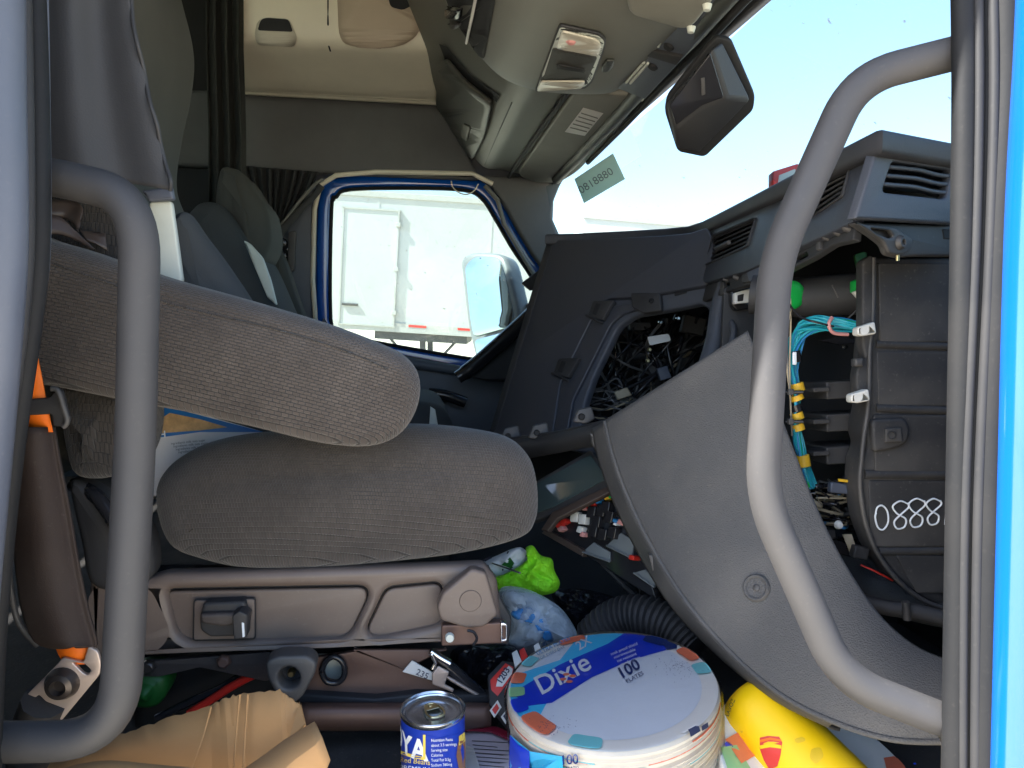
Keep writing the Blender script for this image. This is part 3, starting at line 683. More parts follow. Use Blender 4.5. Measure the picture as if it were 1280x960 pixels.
# hanging grey cover beside the backrest
rows = []
for y, xr in ((-40, 158), (20, 165), (70, 176), (120, 188), (170, 199), (210, 208), (238, 214)):
    row = []
    for k in range(13):
        t = k / 12; x = 30 + (xr - 30) * t
        fold = .006 * math.sin(t * 11 + .6 * math.sin(y * .01)) * (1.0 - .2 * t)
        yy = y - (1 - t) * (32 if y > 200 else 12)
        row.append(atY(x, yy, .87 + fold + .02 * t))
    rows.append(row)
cv = patch('hanging_cover', rows, M_cloth, None, th=.0025, nu=3, nv=3); tag(cv, 'dark grey cloth cover hanging beside the passenger backrest with rippled hem', 'cover')
tube('hem', crom([atY(x + 1.5 * math.sin(i * 2.1), y, .882 + .006 * math.sin(i * 1.7)) for i, (x, y) in enumerate(((160, -30), (163, 0), (168, 30), (172, 56), (177, 80), (184, 104), (188, 130), (195, 156), (202, 180), (207, 206), (212, 226), (214, 238)))], 4), .0024, M_cloth, cv, seg=7)

# seat belt by the door
sb = root('seat_belt', 'orange seat belt webbing running into a black sleeve bolted to the floor', 'seat belt', atY(80, 900, .80))
patch('webbing', [[atY(x, y, .80) for x in (xa, (xa + xb) / 2, xb)] for y, xa, xb in ((440, 38, 46), (470, 33, 52), (500, 28, 58), (540, 22, 66))], M_orange, sb, th=.002)
plate('belt_slider', rp([(24, 500), (62, 497), (70, 486), (76, 488), (86, 526), (80, 534), (66, 533), (64, 518), (22, 520)], 3), PY(.795), .008, M_blk, sb, bev=.002)
tube('slider_rim', crom([atY(x, y, .79) for x, y in ((64, 486), (72, 488), (78, 505), (84, 526), (79, 534))], 4), .0028, M_brk, sb, seg=8)
rows = []
for y, xa, xb in ((534, 14, 68), (580, 12, 76), (640, 14, 88), (700, 20, 98), (760, 28, 110), (800, 44, 121), (809, 66, 120)):
    rows.append([atY(xa + (xb - xa) * t, y, .805 - .016 * math.sin(math.pi * min(1, t * 1.1)) ) for t in (0, .15, .35, .55, .75, .9, 1)])
patch('belt_sleeve', rows, mat('sleeve_plastic', (.030, .018, .014), .6, bump='noise', bs=800, bst=.25, dust=.05), sb, th=.004, nu=3, nv=3)
tube('sleeve_edge', crom([atY(x, y, .81) for x, y in ((15, 655), (10, 690), (14, 740), (24, 780), (48, 808))], 4), .003, M_brk, sb, seg=8)
patch('webbing', [[atY(x, y, .805) for x in (xa, (xa + xb) / 2, xb)] for y, xa, xb in ((800, 66, 114), (815, 72, 111), (830, 80, 106))], M_orange, sb, th=.002)
an = plate('anchor_plate', rp([(72, 830), (78, 822), (104, 828), (110, 808), (122, 814), (126, 830), (124, 844), (76, 902), (70, 890), (48, 868), (34, 884), (28, 874)], 4), PY(.80), .005, M_steel, sb, [rp([(90, 828), (106, 830), (114, 838), (110, 844), (104, 842)], 3)], bev=.0012)
lathe('anchor_bolt', [(0, .006), (.006, .006), (.008, .012), (.013, .010), (.016, .004), (.017, 0)], atY(78, 854, .80), Vector((0, -1, 0)), M_bolt, an, seg=28)
tube('anchor_stalk', [atY(56, 876, .80), atY(44, 905, .81), atY(36, 950, .83)], .022, M_blk, sb)

# ================================================================== driver seat
ds = root('driver_seat', 'olive and black driver seat with pale side strip beside the pleated curtain', 'seat', (atY(400, 500, 2.2).x, 2.2, FZ))
pillow('headrest', [(272, 212), (290, 208), (304, 218), (318, 240), (330, 256), (336, 278), (336, 306), (320, 330), (290, 320), (268, 270)], 2.12, 2.40, .05, M_back, ds)
pillow('backrest', [(240, 256), (262, 250), (280, 262), (300, 292), (325, 335), (350, 392), (372, 440), (360, 540), (260, 560), (220, 400), (225, 290)], 2.02, 2.42, .06, M_backd, ds)
plate('side_trim', rp([(304, 300), (312, 304), (328, 322), (338, 350), (346, 382), (334, 372), (318, 334)], 3), PY(2.0), .02, M_trim, ds, bev=.004)
pillow('far_bolster', [(336, 318), (346, 312), (356, 330), (368, 366), (382, 410), (372, 440), (340, 420), (332, 360)], 2.42, 2.55, .03, M_back, ds)
pillow('cushion', [(420, 540), (480, 505), (540, 505), (562, 522), (570, 560), (540, 600), (430, 620), (380, 600)], 2.02, 2.5, .06, M_backd, ds)
lathe('recline_knob', [(0, .012), (.006, .012), (.008, .008), (.008, 0)], atY(341, 309, 2.4), Vector((0, -1, 0)), M_trim, ds, seg=14)
plate('document_corner', [(538, 508), (544, 512), (549, 540), (536, 540)], PY(1.98), .003, M_trim, ds)

# curtains
cu = root('pleated_curtain', 'black pleated sleeper curtain gathered to a tie beside the far door', 'curtain', atY(345, 305, 2.62))
tie = (343, 302)
rows = []
for t in (0, .2, .4, .6, .8, .95, 1.0):
    row = []
    for k in range(49):
        s = k / 48; xt = 302 + 96 * s; yt = 207 + 8 * s
        xb = 336 + 10 * s; yb = 306 - 4 * s
        x = xt + (xb - xt) * (t ** 1.25); y = yt + (yb - yt) * t
        row.append(atY(x, y, 2.66 - .02 * math.sin(s * 9 * 2 * math.pi) * (1 - .5 * t) - .02))
    rows.append(row)
patch('pleats', rows, M_curt, cu, th=.002, nv=3)
tube('tie_band', [atY(x, y, 2.6) for x, y in ((338, 308), (352, 288), (370, 268), (392, 246), (402, 232))], [.016, .014, .011, .010, .012], M_curt, cu)
tube('piping', crom([atY(x, y, 2.60) for x, y in ((340, 296), (356, 276), (374, 252), (392, 232), (404, 224))], 4), .006, M_trim if False else M_cons, cu, seg=8)
tube('tail', crom([atY(x, y, 2.62) for x, y in ((340, 304), (348, 318), (352, 340), (350, 352))], 4), .018, M_curt, cu)
for i in range(4):
    lathe('curtain_snap', [(0, .012), (.014, .010), (.018, 0)], atY(353 + (i % 2) * 6, 304 + i * 8, 2.655), Vector((0, -1, 0)), M_blkg, cu, seg=14)
plate('lamp_switch', rp([(360, 290), (370, 288), (368, 338), (360, 342)], 3), PY(2.64), .02, M_brk, cu)
rows = [[atY(258 + 46 * k / 16 + (3 if y > 100 else 0), y, 2.30 + .018 * math.sin(k * 1.25)) for k in range(17)] for y in (-60, 60, 160, 262)]
tag(patch('sleeper_drape', rows, mat('olive_drape', (.022, .023, .019), .85), None, th=.003, nu=2, nv=2), 'tall olive sleeper drape hanging straight behind the driver seat', 'curtain')

# ================================================================== overhead cabinet (beige)
oc = root('overhead_cabinet', 'beige overhead storage cabinet with recessed pull above the far side panel', 'cabinet', atY(420, 120, 2.6))
xs = (286, 300, 340, 410, 480, 530, 552)
prof = [(124, 2.64), (118, 2.62), (112, 2.58), (84, 2.47), (62, 2.38), (48, 2.35), (20, 2.34), (-60, 2.34)]
rows = []
for y, yy in prof:
    rows.append([atY(x, y + (x - 430) * .055, yy) for x in xs])
body = patch('cabinet_face', rows, M_beige, oc, th=.012, nu=2, nv=2)
tube('bottom_lip', [atY(x, 117 + (x - 430) * .058, 2.615) for x in (286, 400, 500, 545)], .009, M_beige, oc)
bb = bvh_of(body)
tube('door_gap', [onto(bb, x, y, -.001) for x, y in ((410, -20), (410, 30), (411, 58), (413, 64))], .003, M_blkd, oc, seg=8)
rc = rp([(318, 44), (322, 27), (332, 22), (362, 24), (372, 48), (368, 57), (322, 55)], 6)
pul = decal('pull_plate', rc, bb, M_roof, oc, lift=.003, cuts=2); solid(pul, .004, 0)
pr = decal('pull_recess', rp([(322, 38), (327, 25), (334, 23), (361, 25), (367, 40)], 4), bb, M_blkd, pul, lift=.0065, cuts=2)
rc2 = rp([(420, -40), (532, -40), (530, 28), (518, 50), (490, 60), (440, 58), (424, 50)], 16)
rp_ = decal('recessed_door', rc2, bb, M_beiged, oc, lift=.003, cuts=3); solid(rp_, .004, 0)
pl2 = decal('door_pull', rp([(484, -8), (514, -8), (518, 6), (504, 14), (488, 10)], 5), bb, M_blkd, rp_, lift=.007, cuts=2)
patch('cabinet_end', [[atY(286, -80, 2.34), atY(286, -80, 2.75)], [atY(286, 40, 2.36), atY(286, 40, 2.75)], [atY(306, 108, 2.62), atY(306, 108, 2.75)]], M_blkd, oc, th=.006)

# ================================================================== overhead console
co = root('overhead_console', 'olive grey overhead console with map light and storage door along the windshield header', 'console', (.3, 1.6, 2.36))
def sweep(name, prof, ys, m, parent, th=.006):
    rows = []
    for y, k in ys:
        rows.append([Vector((x - .0 + k * .03, y, CAM.z + z + k * .06)) for x, z in prof])
    return patch(name, rows, m, parent, th=th, nu=4, nv=2)
P_far = [(.50, .47), (.42, .485), (.33, .50), (.28, .505), (.25, .525), (.225, .56), (.16, .66), (.10, .75), (.03, .90), (-.02, 1.05), (-.05, 1.3)]
sweep('end_section', P_far, [(1.40, 0), (1.8, 0), (2.2, 0), (2.5, 0), (2.64, .1), (2.69, .35)], M_cons, co)
P_pod = [(.455, .490), (.445, .468), (.41, .455), (.34, .452), (.27, .456), (.21, .472), (.165, .505), (.125, .555), (.085, .62), (.04, .72), (-.02, .86), (-.08, 1.02), (-.1, 1.3)]
pod = sweep('center_pod', P_pod, [(.64, 0), (.9, 0), (1.2, 0), (1.45, 0), (1.54, .05), (1.585, .25), (1.60, .7)], M_cons, co)
bp = bvh_of(pod)
es = [o for o in co.children if o.name.startswith('end_section')][0]; be = bvh_of(es)
def stick(name, poly, b, m, parent, lift, th, cuts=2):
    o = decal(name, poly, b, m, parent, lift=lift, cuts=cuts); solid(o, th, 0); return o
sdoor = stick('storage_door', rp([(552, 78), (562, 70), (586, 98), (620, 124), (610, 166), (593, 200), (570, 178), (550, 140)], 8), be, mat('storage_door_plastic', (.09, .091, .078), .45, bump='noise', bs=600, bst=.15), co, .012, .010, 3)
stick('door_latch', rp([(584, 152), (592, 149), (608, 160), (602, 180), (592, 176), (590, 168)], 2), be, M_blkd, sdoor, .0135, .003)
stick('latch_tab', rp([(586, 150), (595, 154), (590, 172), (583, 166)], 2), be, M_visor, sdoor, .020, .006)
# open tray in the pod
tr = stick('tray_opening', rp([(556, -10), (622, -10), (612, 40), (606, 74), (590, 62), (570, 32)], 5), bp, M_blkd, co, .002, .001, 3)
tube('tray_rail', [onto(bp, x, y, .010) for x, y in ((601, -8), (595, 20), (588, 50))], .003, M_wplast, co, seg=8)
stick('tray_button', rp([(566, 6), (584, 6), (582, 18), (566, 16)], 2), bp, M_blkg, co, .014, .01)
stick('tray_button', rp([(568, 24), (582, 24), (580, 30), (570, 29)], 2), bp, M_brk, co, .014, .01)
decal('pocket_shadow', [(550, 54), (560, 58), (590, 93), (627, 119), (622, 127), (588, 104), (558, 76)], be, M_blkd, co, lift=.003, cuts=3)  # black decal paints the shadow between pod and storage door
tube('panel_seam', crom([onto(be, x, y, .0004) for x, y in ((640, 128), (622, 168), (606, 206))], 8), .0016, M_consd, co, seg=6)
# map light
ml = stick('map_light', rp([(700, 27), (750, 38), (758, 46), (754, 62), (741, 98), (732, 107), (669, 111), (671, 106)], 4), bp, M_blk, co, .004, .004, 3)
stick('light_rim', rp([(701, 29), (748, 39.5), (756, 47), (752, 62), (739, 97), (730, 105), (671, 109)], 4), bp, M_trim, ml, .0055, .001, 3)
stick('light_grille', rp([(692, 54), (747, 65), (734, 94), (680, 93)], 3), bp, mat('grille', (.05, .048, .042), .6, bump='grain', bs=900, bst=.8), ml, .008, .002, 3)
stick('lens', rp([(704, 31), (747, 42), (752, 49), (748, 63), (696, 53)], 4), bp, M_lens, ml, .009, .003, 3)
stick('lens', rp([(677, 95), (732, 95), (727, 104), (672, 108)], 3), bp, M_lens, ml, .009, .003, 3)
lathe('bulb', [(0, .004), (.006, .003), (.009, 0)], onto(bp, 714, 44, .009), Vector((-.4, -.5, -1)), M_pink, ml, seg=14)
stick('slider', rp([(696, 73), (702, 73), (732, 79), (731, 83), (698, 78)], 2), bp, M_blkd, ml, .0105, .002)
stick('console_button', rp([(752, 80), (758, 72), (768, 72), (766, 80), (760, 86), (752, 86)], 2), bp, M_consd, co, .004, .004)
# slotted header strip between the visors
hs = P3((770, 105, 1.50), (880, 20, 1.14), (812, 118, 1.47))
strip = plate('header_strip', [(770, 110), (800, 62), (838, 26), (880, -12), (915, 0), (880, 44), (842, 86), (806, 124)], hs, .012, M_door, co, bev=.002)
for a in (((783, 103), (805, 78)), ((788, 104), (810, 79)), ((818, 56), (828, 30)), ((823, 58), (834, 31))):
    tube('slot_rib', [hs.off(.003).hit(*a[0]), hs.off(.003).hit(*a[1])], .0028, M_trim, strip, seg=8)
for x, y in ((816, 83), (836, 58)):
    lathe('plug', [(0, .004), (.008, .004), (.01, 0)], hs.hit(x, y), hs.n, M_blkd, strip, seg=16)
plate('strip_step', [(806, 62), (852, 72), (846, 82), (800, 68)], hs.off(.006), .010, M_blk, strip, bev=.001)

def visor(pts, zs, label, m=M_visor):
    P = [atZ(x, y, CAM.z + z) for (x, y), z in zip(pts, zs)]
    pl = Pl(P[0], P[1], P[2]); v = plate('sun_visor', rp(pts, 9), pl, .022, m, None, bev=.008); return tag(v, label, 'visor', 'sun visors'), pl
v1, vp = visor([(645, 219), (718, 114), (805, 121), (800, 128), (764, 172), (722, 216), (700, 229), (668, 229)], (.478, .474, .455, .45), 'olive sun visor with a pale warning label folded against the header')
plate('warning_label', [(706, 165), (729, 135), (754, 142), (731, 170)], vp.off(.001), .001, M_wplast, v1, bev=.0002)
for k in range(5):
    f = .2 + k * .15
    plate('label_text_line', [(706 + 23 * f + 2, 165 - 30 * f + 1.2), (731 + 23 * f - 2, 170 - 28 * f + 1.2), (731 + 23 * f - 2, 170 - 28 * f), (706 + 23 * f + 2, 165 - 30 * f)], vp.off(.0018), .0006, M_visor, v1, bev=.0001)
for x, y in ((775, 146), (748, 174)):
    plate('mirror_clip', rp([(x - 10, y + 4), (x - 2, y - 6), (x + 10, y - 3), (x + 2, y + 7)], 2), vp.off(.002), .006, M_consd, v1, bev=.001)
    plate('clip_hole', rp([(x - 3, y + 2), (x + 1, y - 3), (x + 6, y - 1), (x + 2, y + 3)], 1), vp.off(.003), .004, M_blkd, v1, bev=.0005)
lathe('pivot', [(0, .006), (.006, .006), (.008, 0)], vp.hit(801, 122), vp.n, M_trim, v1, seg=14)
tube('visor_edge_gap', [vp.off(-.004).hit(x, y) for x, y in ((636, 221), (660, 184), (712, 112))], .006, M_blkd, v1, seg=8)
v2, vp2 = visor([(779, -12), (900, -14), (890, 6), (866, 36), (850, 38), (786, 20)], (.445, .438, .436, .432), 'olive sun visor stowed above the map light side of the header')
for x, y in ((884, 6), (864, 34)):
    lathe('pivot', [(0, .008), (.005, .008), (.007, 0)], vp2.hit(x, y), vp2.n, M_trim, v2, seg=14)

# ================================================================== windshield camera, sticker
wc = root('windshield_sensor', 'black wedge shaped driver assist sensor housing hanging from the windshield top', 'sensor', D(888, 120, 1.1))
pc = P3((880, 60, 1.10), (834, 128, 1.17), (942, 128, 1.16))
plate('mounting_pad', rp([(896, 46), (914, 50), (944, 120), (942, 138), (881, 197), (847, 190), (831, 140), (834, 122), (884, 58)], 6), pc.off(-.012), .012, M_blkd, wc, bev=.003)
lo = [pc.hit(x, y) for x, y in ((903, 50), (940, 124), (874, 192), (845, 186), (832, 130))]
hi = [pc.off(.035).hit(x, y) for x, y in ((891, 60), (909, 124), (880, 134), (845, 163), (834, 132))]
hb = add('housing', lo + hi, [(0, 1, 6, 5), (1, 2, 7, 6), (2, 3, 8, 7), (3, 4, 9, 8), (4, 0, 5, 9), (5, 6, 7, 8, 9), (4, 3, 2, 1, 0)], M_blk, wc, 30); recalc(hb); bevel(hb, .006, 3, 15)
plate('front_cover', rp([(888, 66), (905, 122), (878, 132), (845, 157), (837, 132)], 3), pc.off(.038), .006, M_blkg, wc, bev=.002)
plate('cover_slot', rp([(876, 98), (881, 97), (882, 118), (877, 120)], 1), pc.off(.041), .002, M_brk, wc, bev=.0005)
st = plate('windshield_sticker', [(718, 224), (766, 192), (781, 224), (730, 254)], P3((718, 224, 2.30), (766, 192, 1.95), (730, 254, 2.45)), .0012, M_stick, None, bev=.0002)
tag(st, 'faded green sticker with mirrored numbers on the windshield by the far pillar', 'sticker')
letter('sticker_number', '0888180', 727, 242, 14, bvh_of(st), M_cons, st, ang=32, mirror=True)
rb = plate('warning_card', rp([(966, 214), (998, 204), (1006, 226), (966, 236)], 2), PD(1.62), .03, M_red, None, bev=.003)
tag(rb, 'small red edged card standing on the dashboard top', 'card')
plate('card_face', [(974, 219), (994, 211), (998, 228), (972, 232)], PD(1.619), .002, M_trim, rb, bev=.0003)

# ================================================================== dashboard
def depth(p): return (p - CAM).dot(FWD)
def hplate(name, xy, z0, z1, m, parent, bev):
    V, Fc = curve_mesh([xy], (z1 - z0) / 2 - bev, bev)
    o = add(name, [Vector((v.x, v.y, (z0 + z1) / 2 + v.z)) for v in V], Fc, m, parent, 40)
    bm = bmesh.new(); bm.from_mesh(o.data); bmesh.ops.remove_doubles(bm, verts=bm.verts, dist=1e-6); bmesh.ops.recalc_face_normals(bm, faces=bm.faces); bm.to_mesh(o.data); bm.free()
    o.data.shade_smooth(); o.data.set_sharp_from_angle(angle=R(40)); return o
DZ = 2.10
K1 = atZ(1100, 162, DZ); K2 = atZ(1207, 181, DZ); K3 = atZ(890, 270, DZ); K5 = atZ(686, 293, DZ)
dk1 = depth(K1)
da = root('dashboard', 'half dismantled black dashboard with open cavities, air vents and bare brackets', 'dashboard', (.6, 1.4, FZ))
edge = [atZ(x, y, DZ) for x, y in ((681, 293), (720, 292), (780, 289), (830, 286), (858, 283), (876, 277), (893, 268.5), (940, 244), (1000, 212), (1060, 180), (1092, 163.5), (1104, 161), (1150, 170), (1207, 181))]
xy = [(p.x, p.y) for p in edge] + [(.80, .80), (.97, 1.0), (1.07, 1.5), (1.06, 2.0), (.92, 2.45), (.60, 2.62), (.47, 2.40)]
hplate('dash_top', xy, DZ - .026, DZ + .001, mat('dash_lip', (.032, .033, .038), .42, bump='grain', bs=700, bst=.3, bd=.0005, dust=.03), da, .007)
PF = Pl(K1, K3, D(1068, 275, dk1 * 1.0)); PF = PF.off(-.014)
ven2 = [(1023, 224), (1060, 209), (1050, 244), (1010, 272)]
ven1 = [(890, 296), (943, 273), (932, 306), (880, 330)]
face = plate('passenger_face', rp([(1102, 170), (1086, 210), (1068, 276), (1040, 290), (975, 320), (930, 340), (880, 354), (872, 330), (876, 284), (1000, 222)], 3), PF, .012, M_dash, da, [rp(ven1, 3), rp(ven2, 3)], bev=.0025)
def vent(quad, pl, n, m, parent, flip=False, tilt=0):
    t = plate('air_vent', rp(grow(quad, 2.5) if grow(quad, 2.5)[0] else quad, 3), pl.off(.0025), .004, M_blk, parent, [rp(quad, 3)], bev=.0012)
    plate('vent_duct', grow(quad, 6), pl.off(-.045), .004, M_blkd, t)
    a, b, c, d = [Vector(q) for q in quad]          # top-left, top-right, bottom-right, bottom-left
    for k in range(n):
        f = (k + .6) / (n + .2)
        l = a.lerp(d, f); r = b.lerp(c, f); hgt = (d - a).length / n * .36
        L0, R0 = pl.off(-.004).hit(l.x, l.y), pl.off(-.004).hit(r.x, r.y)
        L1, R1 = pl.off(-.022).hit(l.x, l.y + hgt), pl.off(-.022).hit(r.x, r.y + hgt)
        s = add('slat', [L0, R0, R1, L1], [(0, 1, 2, 3)], m, t, 0); solid(s, .0028, 0); bevel(s, .001)
    return t
vt1 = vent(ven1, PF, 5, M_blk, da); vt2 = vent(ven2, PF, 5, M_blk, da)
tube('vane_tab', [PF.off(.004).hit(895, 311), PF.off(.004).hit(911, 303)], .004, M_brk, vt1, seg=8)
# door-side end face with the side vent
PE = Pl(K1, K2, D(1068, 275, dk1 * .985)).off(-.010)
ven3 = [(1116, 201), (1192, 212), (1184, 249), (1103, 240)]
endf = plate('end_face', rp([(1101, 172), (1212, 190), (1198, 280), (1070, 273)], 3), PE, .014, M_dashl, da, [rp(ven3, 6)], bev=.003)
b_e = bvh_of(endf)
plate('vent_duct', grow(ven3, 8), PE.off(-.05), .004, M_blkd, endf)
for k in range(3):
    f = (k + .75) / 3.6
    a, b, c, d = [Vector(q) for q in ven3]; l, r = a.lerp(d, f), b.lerp(c, f)
    mid = (l + r) / 2 + Vector((0, -1))
    rows = [[PE.off(o_).hit(q.x, q.y + dy) for q in (l + Vector((-4, -1)), l.lerp(r, .3) + Vector((0, -1.5)), mid + Vector((0, -.5)), l.lerp(r, .75) + Vector((0, 1)), r + Vector((2, 1)))] for o_, dy in ((-.003, 0), (-.014, 2), (-.028, 5))]
    patch('slat', rows, M_dashl, endf, th=.004, nu=4, nv=2)
# bracket under the end face
PB = PE.off(-.012)
br = plate('end_bracket', rp([(1068, 278), (1204, 282), (1204, 320), (1140, 320), (1128, 322), (1112, 318), (1108, 306), (1092, 294)], 5), PB, .012, M_brk, da, bev=.003)
plate('bracket_flange', rp([(1072, 279), (1120, 284), (1142, 298), (1140, 312), (1128, 319), (1112, 317), (1106, 302)], 6), PB.off(.008), .006, M_brk, br, [rp([(1088, 285), (1112, 287), (1118, 296), (1112, 298), (1096, 292)], 3)], bev=.002)
lathe('bracket_screw', [(0, .001), (.003, .001), (.0035, .004), (.0055, .004), (.008, .001), (.0085, -.002)], PB.off(.009).hit(1126, 303), PB.n, M_brk, br, seg=20)
plate('bracket_slot', rp([(1178, 286), (1200, 287), (1200, 300), (1180, 299)], 1), PB.off(.001), .004, M_blkd, br)
tube('bracket_pin', [PB.hit(1122, 318), PB.hit(1122, 326)], .002, M_tab, br, seg=8)
# bare fixing strip under the passenger face
PS = PF.off(-.010)
strip2 = plate('fixing_strip', rp([(1070, 276), (1066, 300), (1040, 306), (1016, 322), (985, 338), (950, 352), (915, 362), (880, 376), (800, 394), (800, 372), (880, 352), (975, 318)], 3), PS, .010, M_blk, da,
    [rp([(992, 322), (1008, 314), (1010, 320), (994, 328)], 1), rp([(898, 357), (912, 352), (912, 357), (898, 362)], 1)], bev=.0018)
for x, y, s in ((1048, 288, 8), (1034, 296, 6), (1060, 284, 7), (921, 347, 6), (908, 350, 4)):
    lathe('fixing_boss', [(0, .004), (.3, .004), (.8, .003), (1, -.01)] if False else [(0, .006), (s * .0005, .007), (s * .0008, .004), (s * .0009, -.004)], PS.off(.002).hit(x, y), PS.n, M_brk, strip2, seg=16)
for x, y, wd, hg in ((1022, 302, 5, 20), (987, 326, 4, 14), (935, 343, 16, 18), (902, 360, 4, 16)):
    plate('fixing_clip', rp([(x - wd / 2, y - hg / 2 + 1), (x + wd / 2, y - hg / 2 - 1), (x + wd / 2, y + hg / 2 - 1), (x - wd / 2, y + hg / 2 + 1)], 1.5), PS.off(.004), .008, M_brk, strip2, bev=.0012)
plate('clip_plate', rp([(931, 334), (948, 328), (948, 352), (936, 352), (934, 344)], 3), PS.off(.006), .004, M_pill, strip2, bev=.001)

# centre stack panel
PC = Pl(K3, K5, D(616, 540, depth(K5) * .95)).off(-.016)
CAV = rp([(724, 545), (730, 505), (742, 470), (772, 408), (792, 394), (840, 386), (878, 378), (893, 396), (900, 440), (890, 470), (830, 520), (770, 560)], 8)
stack = plate('center_panel', rp([(688, 300), (760, 298), (830, 294), (862, 291), (884, 284), (892, 302), (886, 352), (880, 357), (800, 371), (762, 373), (748, 380), (700, 478), (690, 545), (616, 546), (613, 536), (640, 455)], 4), PC, .016, M_dash, da, bev=.0035)
plate('panel_edge', [(688, 298), (684, 300), (612, 538), (616, 540), (620, 536), (692, 300)], PC.off(.001), .014, M_blk, da, bev=.002)
bez = plate('cavity_bezel', rp([(668, 552), (700, 472), (738, 384), (752, 372), (800, 364), (890, 346), (915, 336), (912, 400), (905, 470), (770, 575)], 5), PC.off(-.012), .022, M_dashl, da, [CAV], bev=.006)
plate('bezel_step', rp([(672, 552), (696, 490), (742, 394), (756, 383), (800, 378), (806, 384), (778, 392), (764, 404), (716, 500), (706, 556)], 5), PC.off(-.004), .010, M_dash, bez, bev=.003)
for x, y in ((747, 386), (704, 458)):
    cl = plate('retainer', rp([(x - 13, y + 10), (x - 6, y - 10), (x + 20, y - 11), (x + 6, y + 14)], 2), PC.off(.006), .014, M_blk, bez, bev=.002)
    plate('retainer_slot', rp([(x - 7, y + 6), (x - 2, y - 7), (x + 3, y - 6), (x - 2, y + 8)], 1), PC.off(.0068), .004, M_blkd, cl, bev=.0004)
    tube('retainer_foot', [PC.off(.008).hit(x - 14, y + 8), PC.off(.008).hit(x + 6, y + 18)], .003, M_blk, cl, seg=8)
cl = plate('screw_boss', rp([(788, 366), (824, 366), (826, 388), (804, 391), (790, 384)], 3), PC.off(.004), .012, M_blk, bez, bev=.002)
lathe('boss_hole', [(0, -.001), (.004, -.001), (.0045, .0015), (.006, .001), (.0062, -.002)], PC.off(.005).hit(814, 376), PC.n, M_blkd, cl, seg=16)
plate('boss_slot', rp([(843, 362), (858, 358), (858, 366), (843, 370)], 1), PC.off(-.0105), .003, M_blkd, bez, bev=.0004)
# upright strut right of the cavity
tube('strut', fil3([D(916, 338, 1.40), D(900, 378, 1.40), D(893, 430, 1.38), D(880, 470, 1.36)], .03), .017, M_dashl, da)
tube('strut', fil3([D(918, 356, 1.36), D(912, 400, 1.35), D(918, 410, 1.33), D(908, 470, 1.30)], .02), .006, M_dashl, da)
# dark inside of the dash
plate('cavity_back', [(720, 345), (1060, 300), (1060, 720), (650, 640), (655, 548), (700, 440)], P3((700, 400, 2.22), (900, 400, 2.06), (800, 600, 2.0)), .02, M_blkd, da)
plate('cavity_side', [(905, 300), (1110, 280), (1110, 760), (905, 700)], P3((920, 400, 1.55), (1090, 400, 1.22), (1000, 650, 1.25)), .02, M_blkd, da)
plate('inner_plate', rp([(905, 360), (955, 345), (958, 480), (900, 480)], 4), PD(1.34), .01, M_blk, da, bev=.002)
clip = plate('white_clip', rp([(918, 366), (938, 360), (938, 378), (918, 380)], 2), PD(1.30), .012, M_wplast, da, bev=.002)
plate('clip_hole', rp([(922, 369), (930, 367), (929, 376), (922, 377)], 1), PD(1.299), .004, M_blkd, clip, bev=.0004)
plate('clip_back', rp([(914, 360), (946, 352), (946, 384), (920, 388), (914, 380)], 3), PD(1.32), .02, M_blkg, da, bev=.003)
# shelf fins in the side cavity
for y in (482, 521, 560):
    fin = box('shelf_fin', D(1052, y + 4, 1.08), .085, .10, .024, M_blk, da, rotax(R(-3)), bev=.002)
    box('fin_tip', D(1018, y + 5, 1.05), .022, .05, .006, M_blk, fin, rotax(R(-3)), bev=.001)
duct = tube('air_duct', [D(940, 368, 1.16), D(1000, 372, 1.13), D(1090, 366, 1.08)], .030, M_blk, da, seg=24)
lathe('duct_end', [(0, .003), (.012, .003), (.0195, .0015), (.021, 0)], D(990, 369, 1.10), (CAM - D(1002, 368, 1.09)) * 1.0 + RGT * .6, M_green, da, seg=28)
plate('green_connector', rp([(1070, 350), (1084, 344), (1088, 360), (1070, 364)], 1.5), PD(1.02), .02, M_green, da, bev=.002)
plate('white_connector', rp([(1069, 364), (1086, 358), (1086, 378), (1078, 374)], 2), PD(1.01), .015, M_wplast, da, bev=.002)
for k in range(3):
    plate('dark_green_glint', rp([(1068 + k * 6, 318 + k * 3), (1082 + k, 314), (1084, 332), (1072, 336)], 3), PD(1.14 + k * .01), .006, M_greend, da, bev=.001)
for pts in (((1040, 356), (1048, 372)), ((1060, 398), (1084, 376))):
    tube('thin_rod', [D(pts[0][0], pts[0][1], 1.0), D(pts[1][0], pts[1][1], 1.0)], .0012, M_brk, da, seg=6)
plate('relay_lid', rp([(1026, 426), (1052, 420), (1080, 428), (1050, 431)], 2), PD(1.12), .01, M_blkg, da, bev=.001)
lathe('relay_stud', [(0, .004), (.003, .004), (.004, 0)], D(1056, 434, 1.1), -FWD, M_chrome, da, seg=12)

